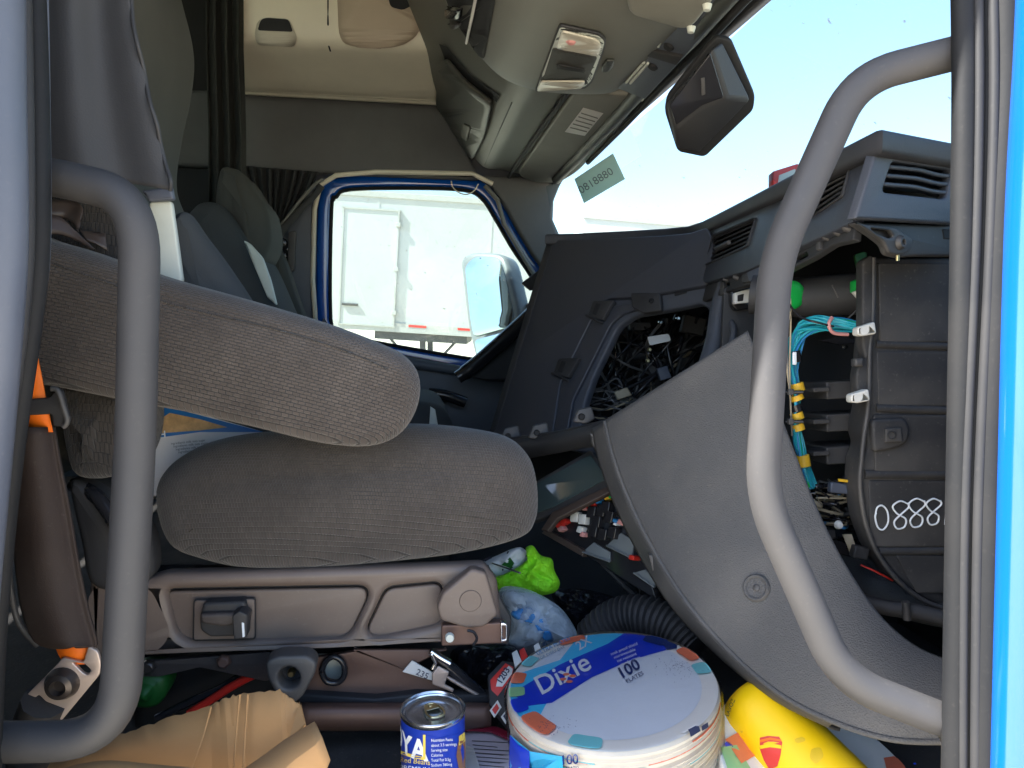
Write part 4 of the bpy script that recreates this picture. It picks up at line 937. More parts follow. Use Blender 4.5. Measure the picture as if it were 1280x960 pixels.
# ---- the black heater case with the marker number
hb = root('heater_case', 'ribbed black heater case marked with white handwritten digits in the dashboard opening', 'heater', D(1130, 770, .97))
PH = PD(.965)
HO = [(1090, 322), (1215, 322), (1215, 772), (1182, 760), (1150, 748), (1118, 722), (1094, 688), (1080, 650), (1074, 606), (1076, 574), (1084, 556), (1078, 540), (1086, 500), (1086, 440), (1090, 400)]
case = plate('case_wall', rp(HO, 8), PH, .05, M_heat, hb, bev=.008)
rim = [PH.off(.004).hit(x, y) for x, y in ((1092, 322), (1091, 400), (1087, 440), (1086, 500), (1080, 545), (1077, 574), (1075, 606), (1081, 650), (1095, 688), (1119, 722), (1150, 748), (1182, 762))]
tube('case_rim', crom(rim, 5), .0032, M_brk, hb, seg=8)
for (a, b), r in (((430, 434), .0055), ((510, 514), .0055), ((593, 593), .006), ((689, 688), .0055)):
    x0 = 1094 if a < 560 else (1080 if a < 600 else 1098)
    tube('rib', [PH.off(-.001).hit(x0, a), PH.off(-.001).hit(1210, b)], r, M_heat, hb, seg=12)
for y0, y1, x0, off in ((328, 428, 1098, .003), (438, 508, 1096, .001), (518, 590, 1092, .003), (600, 684, 1086, .0015), (694, 742, 1120, .003)):
    plate('case_panel', rp([(x0, y0), (1212, y0 + 1), (1212, y1), (x0 + (26 if y1 > 700 else 2), y1)], 4), PH.off(off), .006, M_heat, hb, bev=.002)
boss = plate('nut_boss', rp([(1090, 524), (1130, 522), (1138, 534), (1136, 552), (1122, 560), (1092, 566)], 7), PH.off(.009), .012, M_heat, hb, bev=.004)
nut = plate('square_nut', rp([(1107, 536), (1127, 535), (1128, 552), (1107, 553)], 1.5), PH.off(.013), .006, M_brk, hb, bev=.001)
lathe('nut_hole', [(0, -.002), (.0035, -.002), (.0045, .0012), (.0055, .001), (.006, -.001)], PH.off(.0135).hit(1115, 544), PH.n, M_blk, nut, seg=16)
plate('flange', rp([(1078, 325), (1090, 318), (1094, 330), (1092, 440), (1082, 450), (1078, 430)], 4), PH.off(.006), .02, M_heat, hb, bev=.003)
plate('flange', rp([(1074, 450), (1086, 444), (1088, 500), (1072, 500), (1070, 470)], 4), PH.off(.004), .02, M_heat, hb, bev=.003)
plate('flange_lug', rp([(1069, 448), (1080, 447), (1080, 458), (1069, 458)], 2), PH.off(.012), .014, M_brk, hb, bev=.003)
for x, y in ((1084, 411), (1076, 495)):
    c = plate('white_clip', rp([(x - 12, y - 2), (x + 10, y - 9), (x + 12, y + 6), (x - 4, y + 9), (x - 12, y + 8)], 3), PH.off(.022), .016, M_wplast, hb, [rp([(x - 7, y + 1), (x + 1, y - 3), (x, y + 4), (x - 6, y + 6)], 1.5)], bev=.002)
    plate('clip_core', rp([(x - 8, y), (x + 3, y - 4), (x + 2, y + 5), (x - 7, y + 6)], 1.5), PH.off(.010), .006, M_wtan, c)
hw = {'0': [(0, .5), (.08, .9), (.32, 1), (.55, .75), (.58, .3), (.36, 0), (.12, .1), (0, .5), (.04, .7)],
      '8': [(.62, .92), (.34, 1.02), (.06, .82), (.22, .55), (.55, .34), (.5, .04), (.22, -.02), (.12, .24), (.38, .52), (.66, .78), (.62, .95)],
      '1': [(.1, 1.05), (.08, .5), (.05, 0)]}
bhc = bvh_of(case)
for ch, x, y, s in (('0', 1094, 662, 30), ('8', 1114, 660, 33), ('8', 1134, 658, 34), ('8', 1156, 655, 31), ('1', 1180, 656, 30)):
    pts = [PH.off(.0025).hit(x + u * s * (.92 if ch == '0' else 1), y - v * s) for u, v in hw[ch]]
    tube('marker_digit', crom(pts, 6), .0012, M_chalk, hb, seg=6)

# ---- kick panel (loose lower dash cover)
kp = root('kick_panel', 'large curved grey grained lower dash cover hanging loose behind the bent grab handle', 'panel', D(1100, 925, .78))
LE = [(757, 526, 1.18), (768, 572, 1.15), (788, 626, 1.11), (820, 690, 1.06), (860, 752, 1.00), (912, 812, .94), (975, 866, .87), (1045, 902, .81), (1120, 924, .77), (1205, 926, .745)]
RE = [(935, 414, 1.04), (946, 440, 1.03), (962, 482, 1.01), (984, 540, .985), (1008, 604, .96), (1036, 668, .93), (1068, 726, .895), (1104, 776, .86), (1148, 812, .83), (1205, 834, .80)]
rows = []
for l, r in zip(LE, RE):
    a, b = D(*l), D(*r); row = []
    for k in range(9):
        t = k / 8; p = a.lerp(b, t); p -= (p - CAM).normalized() * (.016 * math.sin(math.pi * t) ** .8)
        row.append(p)
    rows.append(row)
kpan = patch('panel_skin', rows, M_kick, kp, th=0, nu=4, nv=5); solid(kpan, .006, 1 if False else 0)
bk = bvh_of(kpan)
edge_l = crom([D(x - 1, y + 1, d - .002) for x, y, d in LE], 6)
tube('panel_lip', edge_l, .0032, M_kick, kp, seg=10)
fl = []
for x, y, d in LE: fl.append([D(x - 2, y + 2, d), D(x - 9, y + 6, d + .012), D(x - 17 + max(0, (x - 860) * .12), y + 10, d + .03)])
patch('panel_flange', fl[:8], M_brk, kp, th=.004, nu=3, nv=4)
pd_ = onto(bk, 946, 735, .0); nn = (CAM - pd_).normalized()
hit = bk.ray_cast(CAM, ray(946, 735).normalized()); kn_ = hit[1] if hit[1].dot(ray(946, 735)) < 0 else -hit[1]
lathe('screw_recess', [(0, .0012), (.003, .0012), (.0055, .0016), (.0115, .0022), (.0135, .0048), (.0150, .0052), (.0165, .0038), (.0172, .0006)], pd_, kn_, M_kick, kp, seg=36)
lathe('screw_head', [(0, .0026), (.003, .0026), (.0042, .002), (.0045, .001)], pd_ + kn_ * .0005, kn_, M_brk, kp, seg=18)
for x, y in ((824, 700),):
    plate('flange_tab', rp([(x - 14, y - 8), (x + 2, y - 4), (x + 6, y + 14), (x - 8, y + 16)], 4), PD(1.06 if x > 800 else 1.13), .012, M_brk, kp, bev=.003)

# ---- cross beam left of the kick panel
cb = root('cross_beam', 'black plastic cross beam between centre panel and grey lower cover', 'beam', D(690, 560, 1.4))
rows = [[D(x, y0 + (y1 - y0) * t, d - .02 * math.sin(math.pi * t)) for x, y0, y1, d in ((618, 552, 574, 1.52), (650, 548, 572, 1.46), (700, 541, 563, 1.36), (740, 532, 556, 1.27), (764, 526, 560, 1.22))] for t in (0, .2, .5, .8, 1)]
patch('beam_skin', rows, M_blk, cb, th=.012, nu=3, nv=3)
tube('beam_edge', [D(620, 552, 1.515), D(650, 547, 1.45), D(700, 540, 1.35), D(740, 531, 1.26)], .0025, M_rubl, cb, seg=8)
for x, y, d in ((636, 544, 1.48), (672, 540, 1.40), (728, 520, 1.28)):
    t = plate('beam_tab', rp([(x - 12, y + 8), (x - 6, y - 8), (x + 12, y - 12), (x + 16, y + 4), (x + 6, y + 10)], 3), PD(d), .012, M_brk, cb, bev=.003)
    lathe('tab_hole', [(0, .0005), (.004, .0005), (.005, .0014), (.006, 0)], PD(d - .001).hit(x - 1, y + 1), -FWD, M_blkd, t, seg=14)
plate('beam_knuckle', rp([(738, 540), (748, 552), (764, 548), (764, 562), (748, 566), (740, 556)], 3), PD(1.20), .012, M_brk, cb, bev=.003)
# support arm down behind the panel
tag(tube('support_arm', crom([D(748, 556, 1.24), D(766, 590, 1.22), (D(792, 650, 1.18)), D(826, 716, 1.12), D(866, 776, 1.06)], 6), .010, M_brk), 'grey support arm running down behind the loose lower cover edge', 'bracket')

# ---- wiring in the centre cavity
wi = root('center_wiring', 'tangle of black wires and connectors inside the centre dash cavity', 'wiring', D(800, 520, 1.6))
rnd = random.Random(3)
for k in range(46):
    x0 = rnd.uniform(742, 890); y0 = rnd.uniform(392, 430); x1 = rnd.uniform(725, 880); y1 = rnd.uniform(455, 560)
    pts = [D(x0 + (x1 - x0) * t + rnd.uniform(-14, 14), y0 + (y1 - y0) * t + rnd.uniform(-10, 10), rnd.uniform(1.80, 1.95)) for t in (0, .33, .66, 1)]
    tube('wire', crom(pts, 6), rnd.choice((.0022, .003, .004)), rnd.choice((M_blkg, M_blkg, M_blkg, M_wire, M_blk, M_wtan if k % 5 == 0 else M_blkg)), wi, seg=6)
for k in range(16):
    y = rnd.uniform(486, 530); pts = [D(724 + rnd.uniform(-6, 4), y, 1.74), D(750 + rnd.uniform(-8, 8), y + rnd.uniform(-14, 10), 1.73), D(778 + rnd.uniform(-8, 8), y + rnd.uniform(-14, 14), 1.72), D(rnd.uniform(780, 800), 505 + rnd.uniform(-12, 12), 1.74)]
    tube('wire', crom(pts, 6), .0022, rnd.choice((M_wire, M_wtan, M_blkg, M_wire, M_blkg)), wi, seg=6)
for k in range(18):
    x = rnd.uniform(770, 880); y = rnd.uniform(395, 500)
    box('connector', D(x, y, rnd.uniform(1.85, 1.98)), rnd.uniform(.02, .06), .03, rnd.uniform(.015, .05), rnd.choice((M_blkg, M_blk, M_blk)), wi, rotax(rnd.uniform(-.6, .6)), bev=.002)
plate('wire_tag', rp([(809, 421), (836, 417), (839, 426), (812, 432)], 3), PD(1.77), .003, M_chalk, wi, bev=.0008)
plate('connector_face', rp([(821, 461), (834, 457), (840, 472), (826, 476)], 1.5), PD(1.76), .02, M_pill, wi, bev=.002)
for x, y in ((812, 437), (810, 451), (848, 398), (826, 403)):
    lathe('stud', [(0, .004), (.003, .004), (.005, .001), (.006, -.004)], D(x, y, 1.80), -FWD, M_tab if y > 420 else M_chrome, wi, seg=12)
plate('connector_face', rp([(768, 490), (784, 484), (790, 494), (772, 500)], 1.5), PD(1.70), .015, M_wtan, wi, bev=.002)

# ---- teal harness
wh = root('wire_harness', 'bundle of teal and blue wires with yellow tape bands beside the heater case', 'wiring', D(1010, 605, 1.02))
HP = [(1078, 408, .99), (1048, 405, 1.00), (1022, 404, 1.01), (1004, 412, 1.02), (994, 432, 1.02), (992, 462, 1.02), (996, 490, 1.02), (996, 526, 1.02), (999, 556, 1.02), (1006, 582, 1.02), (1014, 606, 1.02)]
rnd = random.Random(11)
for k in range(22):
    a0 = rnd.uniform(0, 6.28); r0 = rnd.uniform(1, 7.5)
    pts = []
    for i, (x, y, d) in enumerate(HP):
        a = a0 + i * .45; s = r0 * (1.45 if 1 <= i <= 4 else .85) * (.5 if i in (6, 7) else 1)
        pts.append(D(x + math.cos(a) * s + rnd.uniform(-1, 1), y + math.sin(a) * s + rnd.uniform(-1, 1), d + .004 * math.sin(a * 1.3)))
    tube('wire', crom(pts, 5), .0016, (M_teal, M_teal, M_teal2, M_teal, M_green if k % 7 == 0 else M_teal)[k % 5], wh, seg=6)
for x, y, h, m in ((997, 484, 10, M_ylw), (996, 497, 6, M_ylw), (996, 520, 8, M_ylw), (997, 534, 8, M_ylw), (1004, 576, 14, M_ylw), (994, 446, 14, M_blkg), (995, 510, 8, M_blkg)):
    tube('tape_band', [D(x - 1, y - h / 2, 1.02), D(x + 1.5, y + h / 2, 1.02)], .0088 if m is M_ylw else .0075, m, wh, seg=14)
for y in (490, 527):
    tube('cable_tie', [D(982, y, 1.01), D(1004, y, 1.005)], .0025, M_blkg, wh, seg=8); box('tie_head', D(988, y, 1.0), .007, .007, .008, M_brk, wh, CAX, bev=.001)
tube('tape_loop', crom([D(1040, 397, .985), D(1036, 406, .98), D(1042, 416, .985), (D(1060, 418, .99))], 5), .0025, M_pink, wh, seg=8)
plate('tape_label', rp([(991, 440), (996, 440), (996, 456), (991, 456)], 1), PD(1.005), .002, M_chalk, wh)
for off in (0, 4, -3):
    tube('thin_wire', crom([D(985 - off, 376 + off, 1.0), D(988, 392, 1.0), D(984 + off, 420, 1.01), D(985 + off * .5, 460, 1.01), D(988, 500, 1.01), D(990, 545, 1.01)], 5), .0012, M_wtan if off else M_wire, wh, seg=6)
tube('thin_wire', crom([D(985, 378, .99), D(1000, 396, .985), D(1025, 404, .98), D(1042, 408, .98)], 5), .0016, M_blkg, wh, seg=6)
# lower jumble right of the kick panel
lw = root('lower_wiring', 'jumble of dark wires and connectors below the teal harness', 'wiring', D(1050, 690, 1.05))
rnd = random.Random(21)
for k in range(40):
    x = rnd.uniform(1010, 1066); y = rnd.uniform(600, 690)
    pts = [D(x + rnd.uniform(-30, 30), y + rnd.uniform(-8, 8), rnd.uniform(1.02, 1.12)) for _ in range(4)]
    tube('wire', crom(sorted(pts, key=lambda p: p.x), 5), rnd.choice((.0015, .0022, .003)), rnd.choice((M_blkg, M_blkg, M_wire, M_wtan, M_blk, M_teal2 if k % 6 == 0 else M_blkg)), lw, seg=6)
for k in range(16):
    box('connector', D(rnd.uniform(1015, 1070), rnd.uniform(600, 690), rnd.uniform(1.04, 1.12)), rnd.uniform(.015, .04), .02, rnd.uniform(.01, .02), rnd.choice((M_blkg, M_blk, M_wire)), lw, rotax(rnd.uniform(-.5, .5)), bev=.0015)
tube('yellow_lead', [D(1048, 600, 1.0), D(1066, 602, 1.0)], .002, M_ylw, lw, seg=6)
box('blue_connector', D(1050, 610, 1.01), .03, .012, .014, M_pill, lw, rotax(.1), bev=.002)
lathe('white_cap', [(0, .006), (.004, .005), (.006, 0)], D(1048, 656, .99), -FWD, M_wplast, lw, seg=14)
for k in range(9):
    tube('ribbon_strand', crom([D(1054 + k * 1.2, 668, 1.0), D(1060 + k, 682, .995), D(1064 + k * .8, 694, 1.0)], 4), .0012, M_wtan, lw, seg=6)
box('ribbon_plug', D(1074, 690, .99), .02, .014, .016, M_blk, lw, rotax(.2), bev=.002)
dh = tube('drain_duct', crom([D(1030, 660, 1.12), D(1060, 700, 1.08), D(1110, 736, 1.02), D(1190, 756, .99)], 6), .032, M_carpet, None, seg=18); tag(dh, 'wide dark duct curving under the heater case', 'duct')
dt = tube('drain_hose', crom([D(1080, 752, .98), D(1110, 760, .96), D(1140, 764, .95), D(1200, 778, .93)], 6), .010, M_blk, None, seg=14); tag(dt, 'thin black hose tied below the heater case', 'hose')
tube('tie_strap', [D(1132, 752, .94), D(1134, 775, .94)], .005, M_brk, dt, seg=8); tube('red_line', crom([D(1076, 706, 1.0), D(1098, 716, .99), D(1116, 726, .99)], 4), .0013, M_redc, lw, seg=6)

# ---- grab strap / armrest bar on the far door
hbv = root('door_pull_bar', 'black slanted pull bar rising from the far door to the dash', 'handle', atY(572, 474, 2.5))
tube('bar', crom([atY(572, 472, 2.50), atY(592, 458, 2.50), atY(630, 425, 2.47), atY(690, 370, 2.42)], 5), [.022] * 3 + [.026] * 13, M_blkg, hbv, seg=16)
plate('web', [(580, 470), (640, 420), (690, 380), (690, 470), (610, 476)], PY(2.52), .03, M_blk, hbv, bev=.006)
plate('upper_bracket', rp([(652, 354), (676, 336), (682, 352), (664, 364)], 3), PY(2.4), .02, M_blk, hbv, bev=.003)
dhd = tube('inner_door_handle', crom([atY(x, y, 2.64) for x, y in ((536, 492), (556, 494), (582, 503))], 4), .020, M_blkg, None, seg=14); tag(dhd, 'black inner door handle on the far door panel', 'handle')

# ---- display and fuse box
sp = P3((675, 605, 1.36), (752, 566, 1.30), (756, 600, 1.26))
sd = plate('display_screen', rp([(662, 606), (738, 562), (762, 596), (764, 606), (690, 642), (664, 652)], 3), sp, .012, M_blk, None, bev=.002); tag(sd, 'tilted glass display panel lying under the cross beam', 'display')
plate('screen_glass', rp([(668, 606), (738, 568), (758, 598), (690, 634), (668, 642)], 2), sp.off(.002), .003, G_scr, sd, bev=.0006)
plate('screen_frame', [(676, 662), (690, 640), (766, 604), (768, 612), (696, 648), (684, 664)], sp.off(.004), .01, M_susp if False else M_flap, sd, bev=.002)
fb = root('fuse_box', 'open fuse box with coloured fuses and relays below the display', 'fuse box', D(730, 700, 1.28))
fp = P3((690, 660, 1.34), (790, 640, 1.22), (770, 720, 1.22))
plate('fuse_board', [(678, 664), (690, 650), (768, 610), (800, 690), (812, 720), (820, 750), (740, 700)], fp, .02, M_blkg, fb, bev=.003)
def ppl(name, x, y, wd, hg, m, ang=0, th=.02, off=.012, parent=fb):
    ca, sa = math.cos(R(ang)), math.sin(R(ang)); q = [(x + u * ca - v * sa, y + u * sa + v * ca) for u, v in ((-wd / 2, -hg / 2), (wd / 2, -hg / 2), (wd / 2, hg / 2), (-wd / 2, hg / 2))]
    return plate(name, rp(q, 1.5), fp.off(off), th, m, parent, bev=.0015)
for x, y, m in ((729, 634, M_pink), (734, 632, M_redc), (740, 629, M_redc), (746, 626, M_teal2), (757, 621, M_ylw), (762, 619, M_green)):
    ppl('fuse', x, y, 6, 7, m, -25)
for x, y in ((717, 646), (727, 649)): ppl('relay', x, y, 9, 13, M_wplast, 5)
for x, y in ((697, 656), (704, 652), (700, 661)): ppl('fuse', x, y, 7, 6, M_redc if y < 657 else M_pink, -30)
ppl('fuse', 724, 662, 7, 8, M_wplast, 20); ppl('fuse', 727, 668, 5, 6, M_pink, 20)
ppl('fuse', 766, 650, 12, 4, M_teal2, 25); ppl('fuse', 775, 653, 8, 6, M_pink, 25); ppl('fuse', 768, 655, 5, 3, M_chalk, 25)
for x, y, a in ((738, 640, 10), (744, 652, 10), (750, 638, 10), (760, 646, 12), (756, 634, 8), (740, 664, 10), (752, 668, 10), (764, 666, 12), (775, 640, 10)):
    ppl('relay', x, y, 10, 15, M_blkg, a, th=.03, off=.016)
ppl('fuse', 789, 697, 7, 6, M_redc, 20, off=.02)
for q in (((728, 690), (742, 678), (762, 690), (762, 702)), ((758, 682), (776, 666), (792, 676), (790, 698)), ((792, 716), (806, 712), (818, 724), (818, 734))):
    plate('cover_tab', list(q), fp.off(.006), .004, M_mhous, fb, bev=.0006)
    tube('tab_edge', [fp.off(.010).hit(*q[0]), fp.off(.010).hit(*q[3])], .0015, M_mhous, fb, seg=6)
plate('tray_rim', [(676, 666), (684, 662), (730, 688), (728, 696)], fp.off(.01), .02, M_flap, fb, bev=.002)
# carpeted tunnel
ct = root('center_tunnel', 'dark carpeted tunnel side below the fuse box', 'panel', D(740, 830, 1.45))
plate('carpet_panel', rp([(560, 600), (676, 640), (730, 690), (800, 740), (870, 800), (880, 900), (560, 900)], 6), P3((640, 660, 1.56), (840, 760, 1.38), (700, 860, 1.42)), .03, M_carpet, ct, bev=.008)
tube('trim_edge', crom([D(752, 704, 1.34), D(790, 742, 1.30), D(830, 776, 1.24), D(880, 812, 1.16)], 5), .0035, M_brk, ct, seg=8)
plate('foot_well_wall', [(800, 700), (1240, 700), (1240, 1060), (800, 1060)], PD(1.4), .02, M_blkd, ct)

# ================================================================== things on the floor
# --- stack of paper plates
sp_ax = Vector((-.10, -.06, 1)).normalized()
ptop = D(764, 858, .905)
pt = root('plate_stack', 'shrink wrapped tall stack of white paper plates with a blue printed band', 'plates', ptop - sp_ax * .16)
prof = [(.0, -.002), (.085, -.002), (.100, .001), (.122, .0015), (.1265, -.002)]
h = -.004; rr = random.Random(5)
while h > -.158:
    r0 = .1265 + rr.uniform(-.0016, .0009) - .003 * (abs(h) > .12)
    prof += [(r0, h), (r0, h - .0012), (r0 - .0034, h - .0020), (r0 - .0034, h - .0026)]; h -= rr.uniform(.0038, .0056)
prof += [(.10, h), (0, h)]
stk = lathe('plates', prof, ptop, sp_ax, M_pside, pt, seg=96)
for k in range(80):    # coloured printed edges that show at the rims
    hh = rr.uniform(-.155, -.008); a0 = rr.uniform(0, 6.28); ln = rr.uniform(.25, 1.1)
    u = sp_ax.orthogonal().normalized(); v = sp_ax.cross(u)
    pts = [ptop + sp_ax * hh + (u * math.cos(a0 + ln * t / 8) + v * math.sin(a0 + ln * t / 8)) * .1265 for t in range(9)]
    tube('printed_edge', pts, .0008, rr.choice((M_coral, M_coral, M_aqua, M_pwhite, M_lgrn)), pt, seg=5)
tp = Pl.__new__(Pl); tp.o = ptop + sp_ax * .0022; tp.n = sp_ax; tp.u = (RGT - sp_ax * RGT.dot(sp_ax)).normalized(); tp.v = tp.n.cross(tp.u)
def pdisc(r, c=(0, 0), n=72): return [tp.o + tp.u * (c[0] + r * math.cos(2 * math.pi * k / n)) + tp.v * (c[1] + r * math.sin(2 * math.pi * k / n)) for k in range(n)]
def flat(name, pts, m, lift, parent=pt):
    c = sum(pts, Vector()) / len(pts); V = [p + tp.n * lift for p in pts]; o = add(name, V, [tuple(range(len(V)))], m, parent, 0); return o
flat('top_plate_face', pdisc(.1245), M_pwhite, .0002)
flat('label_base', pdisc(.1060), M_lbl, .0009)
def clipr(px, py, rmax):
    p = tp.hit(px, py) - tp.o; u, v = p.dot(tp.u), p.dot(tp.v); l = math.hypot(u, v)
    if l > rmax: u, v = u * rmax / l, v * rmax / l
    return tp.o + tp.u * u + tp.v * v
def shape(name, pts, m, lift, rmax=.122, parent=pt):
    dense = []
    for i in range(len(pts)):
        a, b = Vector(pts[i]), Vector(pts[(i + 1) % len(pts)])
        for k in range(6): q = a.lerp(b, k / 6); dense.append((q.x, q.y))
    P = [clipr(x, y, rmax) for x, y in dense]
    L2 = [((p - tp.o).dot(tp.u), (p - tp.o).dot(tp.v)) for p in P]
    V, Fc = curve_mesh([L2], 0, 0, False)
    return add(name, [tp.o + tp.u * v.x + tp.v * v.y + tp.n * lift for v in V], Fc, m, parent, 0)
shape('label_cyan_field', [(670, 905), (600, 880), (640, 846), (700, 826), (730, 788), (800, 770), (830, 790), (760, 812), (700, 850)], M_lblc, .0013)
shape('label_blue_band', [(640, 868), (700, 832), (760, 806), (800, 780), (850, 776), (846, 800), (832, 814), (790, 826), (740, 848), (690, 880), (660, 884)], M_lblb, .0017)
shape('label_navy_patch', [(800, 782), (830, 778), (850, 790), (846, 812), (834, 814), (822, 800)], M_lbln, .0020)
for k in range(5): shape('label_white_leaf', [(814 + k * 5, 786 + k * 1.6), (818 + k * 5, 785 + k * 1.6), (822 + k * 5, 796 + k), (819 + k * 5, 797 + k)], M_chalk, .0023)
def sector(a0, a1, r0, r1, m, lift=.0026):
    n = 14; mid, half, rm, hr = (a0 + a1) / 2, (a1 - a0) / 2, (r0 + r1) / 2, (r1 - r0) / 2; P = []
    for k in range(36):
        t = 2 * math.pi * k / 36; cx_, cy_ = math.cos(t), math.sin(t)
        e = .45; aa = R(mid + half * math.copysign(abs(cx_) ** e, cx_)); r_ = rm + hr * math.copysign(abs(cy_) ** e, cy_)
        P.append(tp.o + tp.u * (r_ * math.cos(aa)) + tp.v * (r_ * math.sin(aa)) + tp.n * lift)
    return add('rim_print', P, [tuple(range(36))], m, pt, 0)
for a0, a1, r0, r1, m in ((205, 228, .101, .1235, M_coral), (240, 258, .104, .1235, M_aqua), (18, 34, .108, .1235, M_coral), (2, 14, .104, .1235, M_aqua), (160, 172, .106, .1235, M_coral), (176, 186, .104, .1235, M_lgrn), (188, 202, .106, .1235, M_lblb), (300, 312, .113, .1235, M_pwhite), (44, 60, .106, .1235, M_lbln), (140, 152, .108, .1235, M_aqua), (100, 118, .110, .1235, M_coral)):
    sector(a0, a1, r0, r1, m)
tpb = BVHTree.FromPolygons([tp.o + tp.u * x + tp.v * y for x, y in ((-.3, -.3), (.3, -.3), (.3, .3), (-.3, .3))], [(0, 1, 2, 3)])
letter('brand_print', 'Dixie', 676, 872, 34, tpb, M_chalk, pt, ang=28, lift=.0030, bold=.012)
letter('pack_print', '2X', 724, 816, 16, tpb, M_lbl, pt, ang=32, lift=.0030, bold=.01)
letter('count_print', '100', 776, 852, 20, tpb, M_lbln, pt, ang=30, lift=.0030, bold=.02)
letter('count_print', 'PLATES', 784, 857, 7.5, tpb, M_lbln, pt, ang=28, lift=.0030)
for k in range(4): letter('small_print', ('soak proof shield', 'microwavable', 'cut resistant', 'sturdy plates')[k], 764 + k * 4, 822 + k * 4.4, 5.2, tpb, M_chalk, pt, ang=22, lift=.0030)
letter('small_print', 'ULTRA PLATES', 672, 822, 7, tpb, M_teal2, pt, ang=26, lift=.0030); letter('small_print', 'FOR EVERY DAY', 674, 828, 5, tpb, M_teal2, pt, ang=26, lift=.0030)
letter('small_print', '10 1/16 IN (25.5 cm)', 786, 864, 5, tpb, M_chalk, pt, ang=28, lift=.0030)
for sx_, sy_ in ((716, 848), (708, 846), (712, 855), (704, 852)):
    c = tp.hit(sx_, sy_) ; flat('logo_petal', [c + tp.u * (.0042 * math.cos(a * .52)) + tp.v * (.0032 * math.sin(a * .52)) for a in range(12)], (M_coral, M_aqua, M_chalk, M_coral)[int(sx_) % 4], .0034)
rr = random.Random(9)
dv, df = [], []
for cx_, cy_, n in ((848, 836, 90), (690, 910, 60), (836, 800, 70)):
    for k in range(n):
        p = tp.hit(cx_ + rr.gauss(0, 12), cy_ + rr.gauss(0, 6)) + tp.n * .0028
        if (p - tp.o).length > .121: continue
        i0 = len(dv); s = .0006; dv += [p + tp.u * s, p + tp.v * s, p - tp.u * s, p - tp.v * s]; df.append((i0, i0 + 1, i0 + 2, i0 + 3))
add('speckle_print', dv, df, M_lbln, pt, 0, kind='stuff')
wrp = lathe('shrink_wrap', [(.0, .0065), (.10, .0065), (.1255, .0045), (.1300, -.004), (.1305, -.08), (.128, -.155)], ptop, sp_ax, F_wrap, pt, seg=72)
bs_ = bvh_of(wrp)
lb = decal('side_label', [(640, 918), (664, 938), (704, 944), (706, 990), (640, 985)], bs_, M_lblc, pt, lift=.0022, cuts=4)
decal('side_label_blue', [(640, 918), (650, 930), (664, 938), (664, 985), (638, 985)], bs_, M_lblb, pt, lift=.0026, cuts=4)
letter('count_print', '100', 702, 954, 15, bs_, M_lbln, pt, ang=4, lift=.0026, bold=.02)
letter('count_print', 'PLATES', 709, 960, 5, bs_, M_lbln, pt, ang=4, lift=.0026)
decal('rim_ink', [(860, 914), (872, 908), (874, 914), (862, 921)], bs_, M_ink, pt, lift=.002, cuts=2)
decal('rim_ink', [(875, 908), (883, 903), (884, 909), (876, 914)], bs_, M_ink, pt, lift=.002, cuts=2)
# second pack lying below
p2ax = Vector((.25, -.35, 1)).normalized(); p2c = D(1030, 978, .86)
p2 = root('plate_pack', 'loose printed paper plates lying under the yellow bottle', 'plates', p2c - p2ax * .03)
pp2 = lathe('plates', [(0, 0), (.09, 0), (.105, .004), (.13, .006), (.131, .002), (.129, -.004), (.1305, -.008), (.129, -.014), (.13, -.02), (0, -.03)], p2c, p2ax, M_pwhite, p2, seg=72)
b2 = bvh_of(pp2)
for pts, m in (([(906, 925), (924, 915), (944, 945), (926, 955)], M_coral), ([(900, 935), (920, 932), (938, 962), (910, 965)], M_lgrn), ([(1104, 948), (1130, 944), (1140, 962), (1108, 962)], M_coral), ([(1128, 948), (1150, 946), (1160, 962), (1136, 962)], M_lblb), ([(1066, 946), (1090, 944), (1096, 962), (1070, 962)], M_pwhite), ([(905, 930), (910, 926), (916, 934), (908, 938)], M_lblb)):
    decal('rim_print', pts, b2, m, p2, lift=.0012, cuts=2, d0=.86)

# --- can
cc = D(541, 885, .86); cax = Vector((.0, -.03, 1)).normalized()
cn = root('food_can', 'small blue labelled food can with ring pull lid standing before the seat rail', 'can', cc - cax * .112)
can = lathe('can_body', [(.0365, -.004), (.0362, -.012), (.0365, -.02), (.0365, -.104), (.036, -.110), (.0, -.112)], cc, cax, M_canb, cn, seg=72)
lathe('can_rim', [(.0335, -.004), (.0345, -.0005), (.036, .0008), (.0375, -.0003), (.0377, -.0022), (.0368, -.005), (.0355, -.007)], cc, cax, M_tin, cn, seg=72)
lid = lathe('can_lid', [(.0, -.0048), (.008, -.0048), (.009, -.0042), (.020, -.0042), (.022, -.0050), (.029, -.0050), (.0305, -.0042), (.032, -.0055), (.0338, -.0045), (.0341, -.001)], cc, cax, M_tind, cn, seg=72)
cu_ = (RGT - cax * RGT.dot(cax)).normalized(); cv_ = cax.cross(cu_)
ca_, sa_ = math.cos(R(118)), math.sin(R(118)); tu = cu_ * ca_ + cv_ * sa_; tv = cax.cross(tu)
ring = [cc + cax * (-.0012) + tu * (x - .004) + tv * y for x, y in ((-.014, 0), (-.012, .007), (-.004, .010), (.006, .0085), (.014, .005), (.016, 0), (.014, -.005), (.006, -.0085), (-.004, -.010), (-.012, -.007), (-.014, 0))]
tube('ring_pull', crom(ring, 5), .0013, M_tab, cn, seg=8)
tabp = [cc + cax * (-.0018) + tu * (x - .004) + tv * y for x, y in ((.004, .008), (.013, .005), (.0155, 0), (.013, -.005), (.004, -.008))]
tb = add('tab_plate', tabp, [(0, 1, 2, 3, 4)], M_tab, cn, 0); solid(tb, .001)
lathe('rivet', [(0, .0018), (.002, .0016), (.0028, 0)], cc + tu * .0075 - cax * .002, cax, M_tab, cn, seg=14)
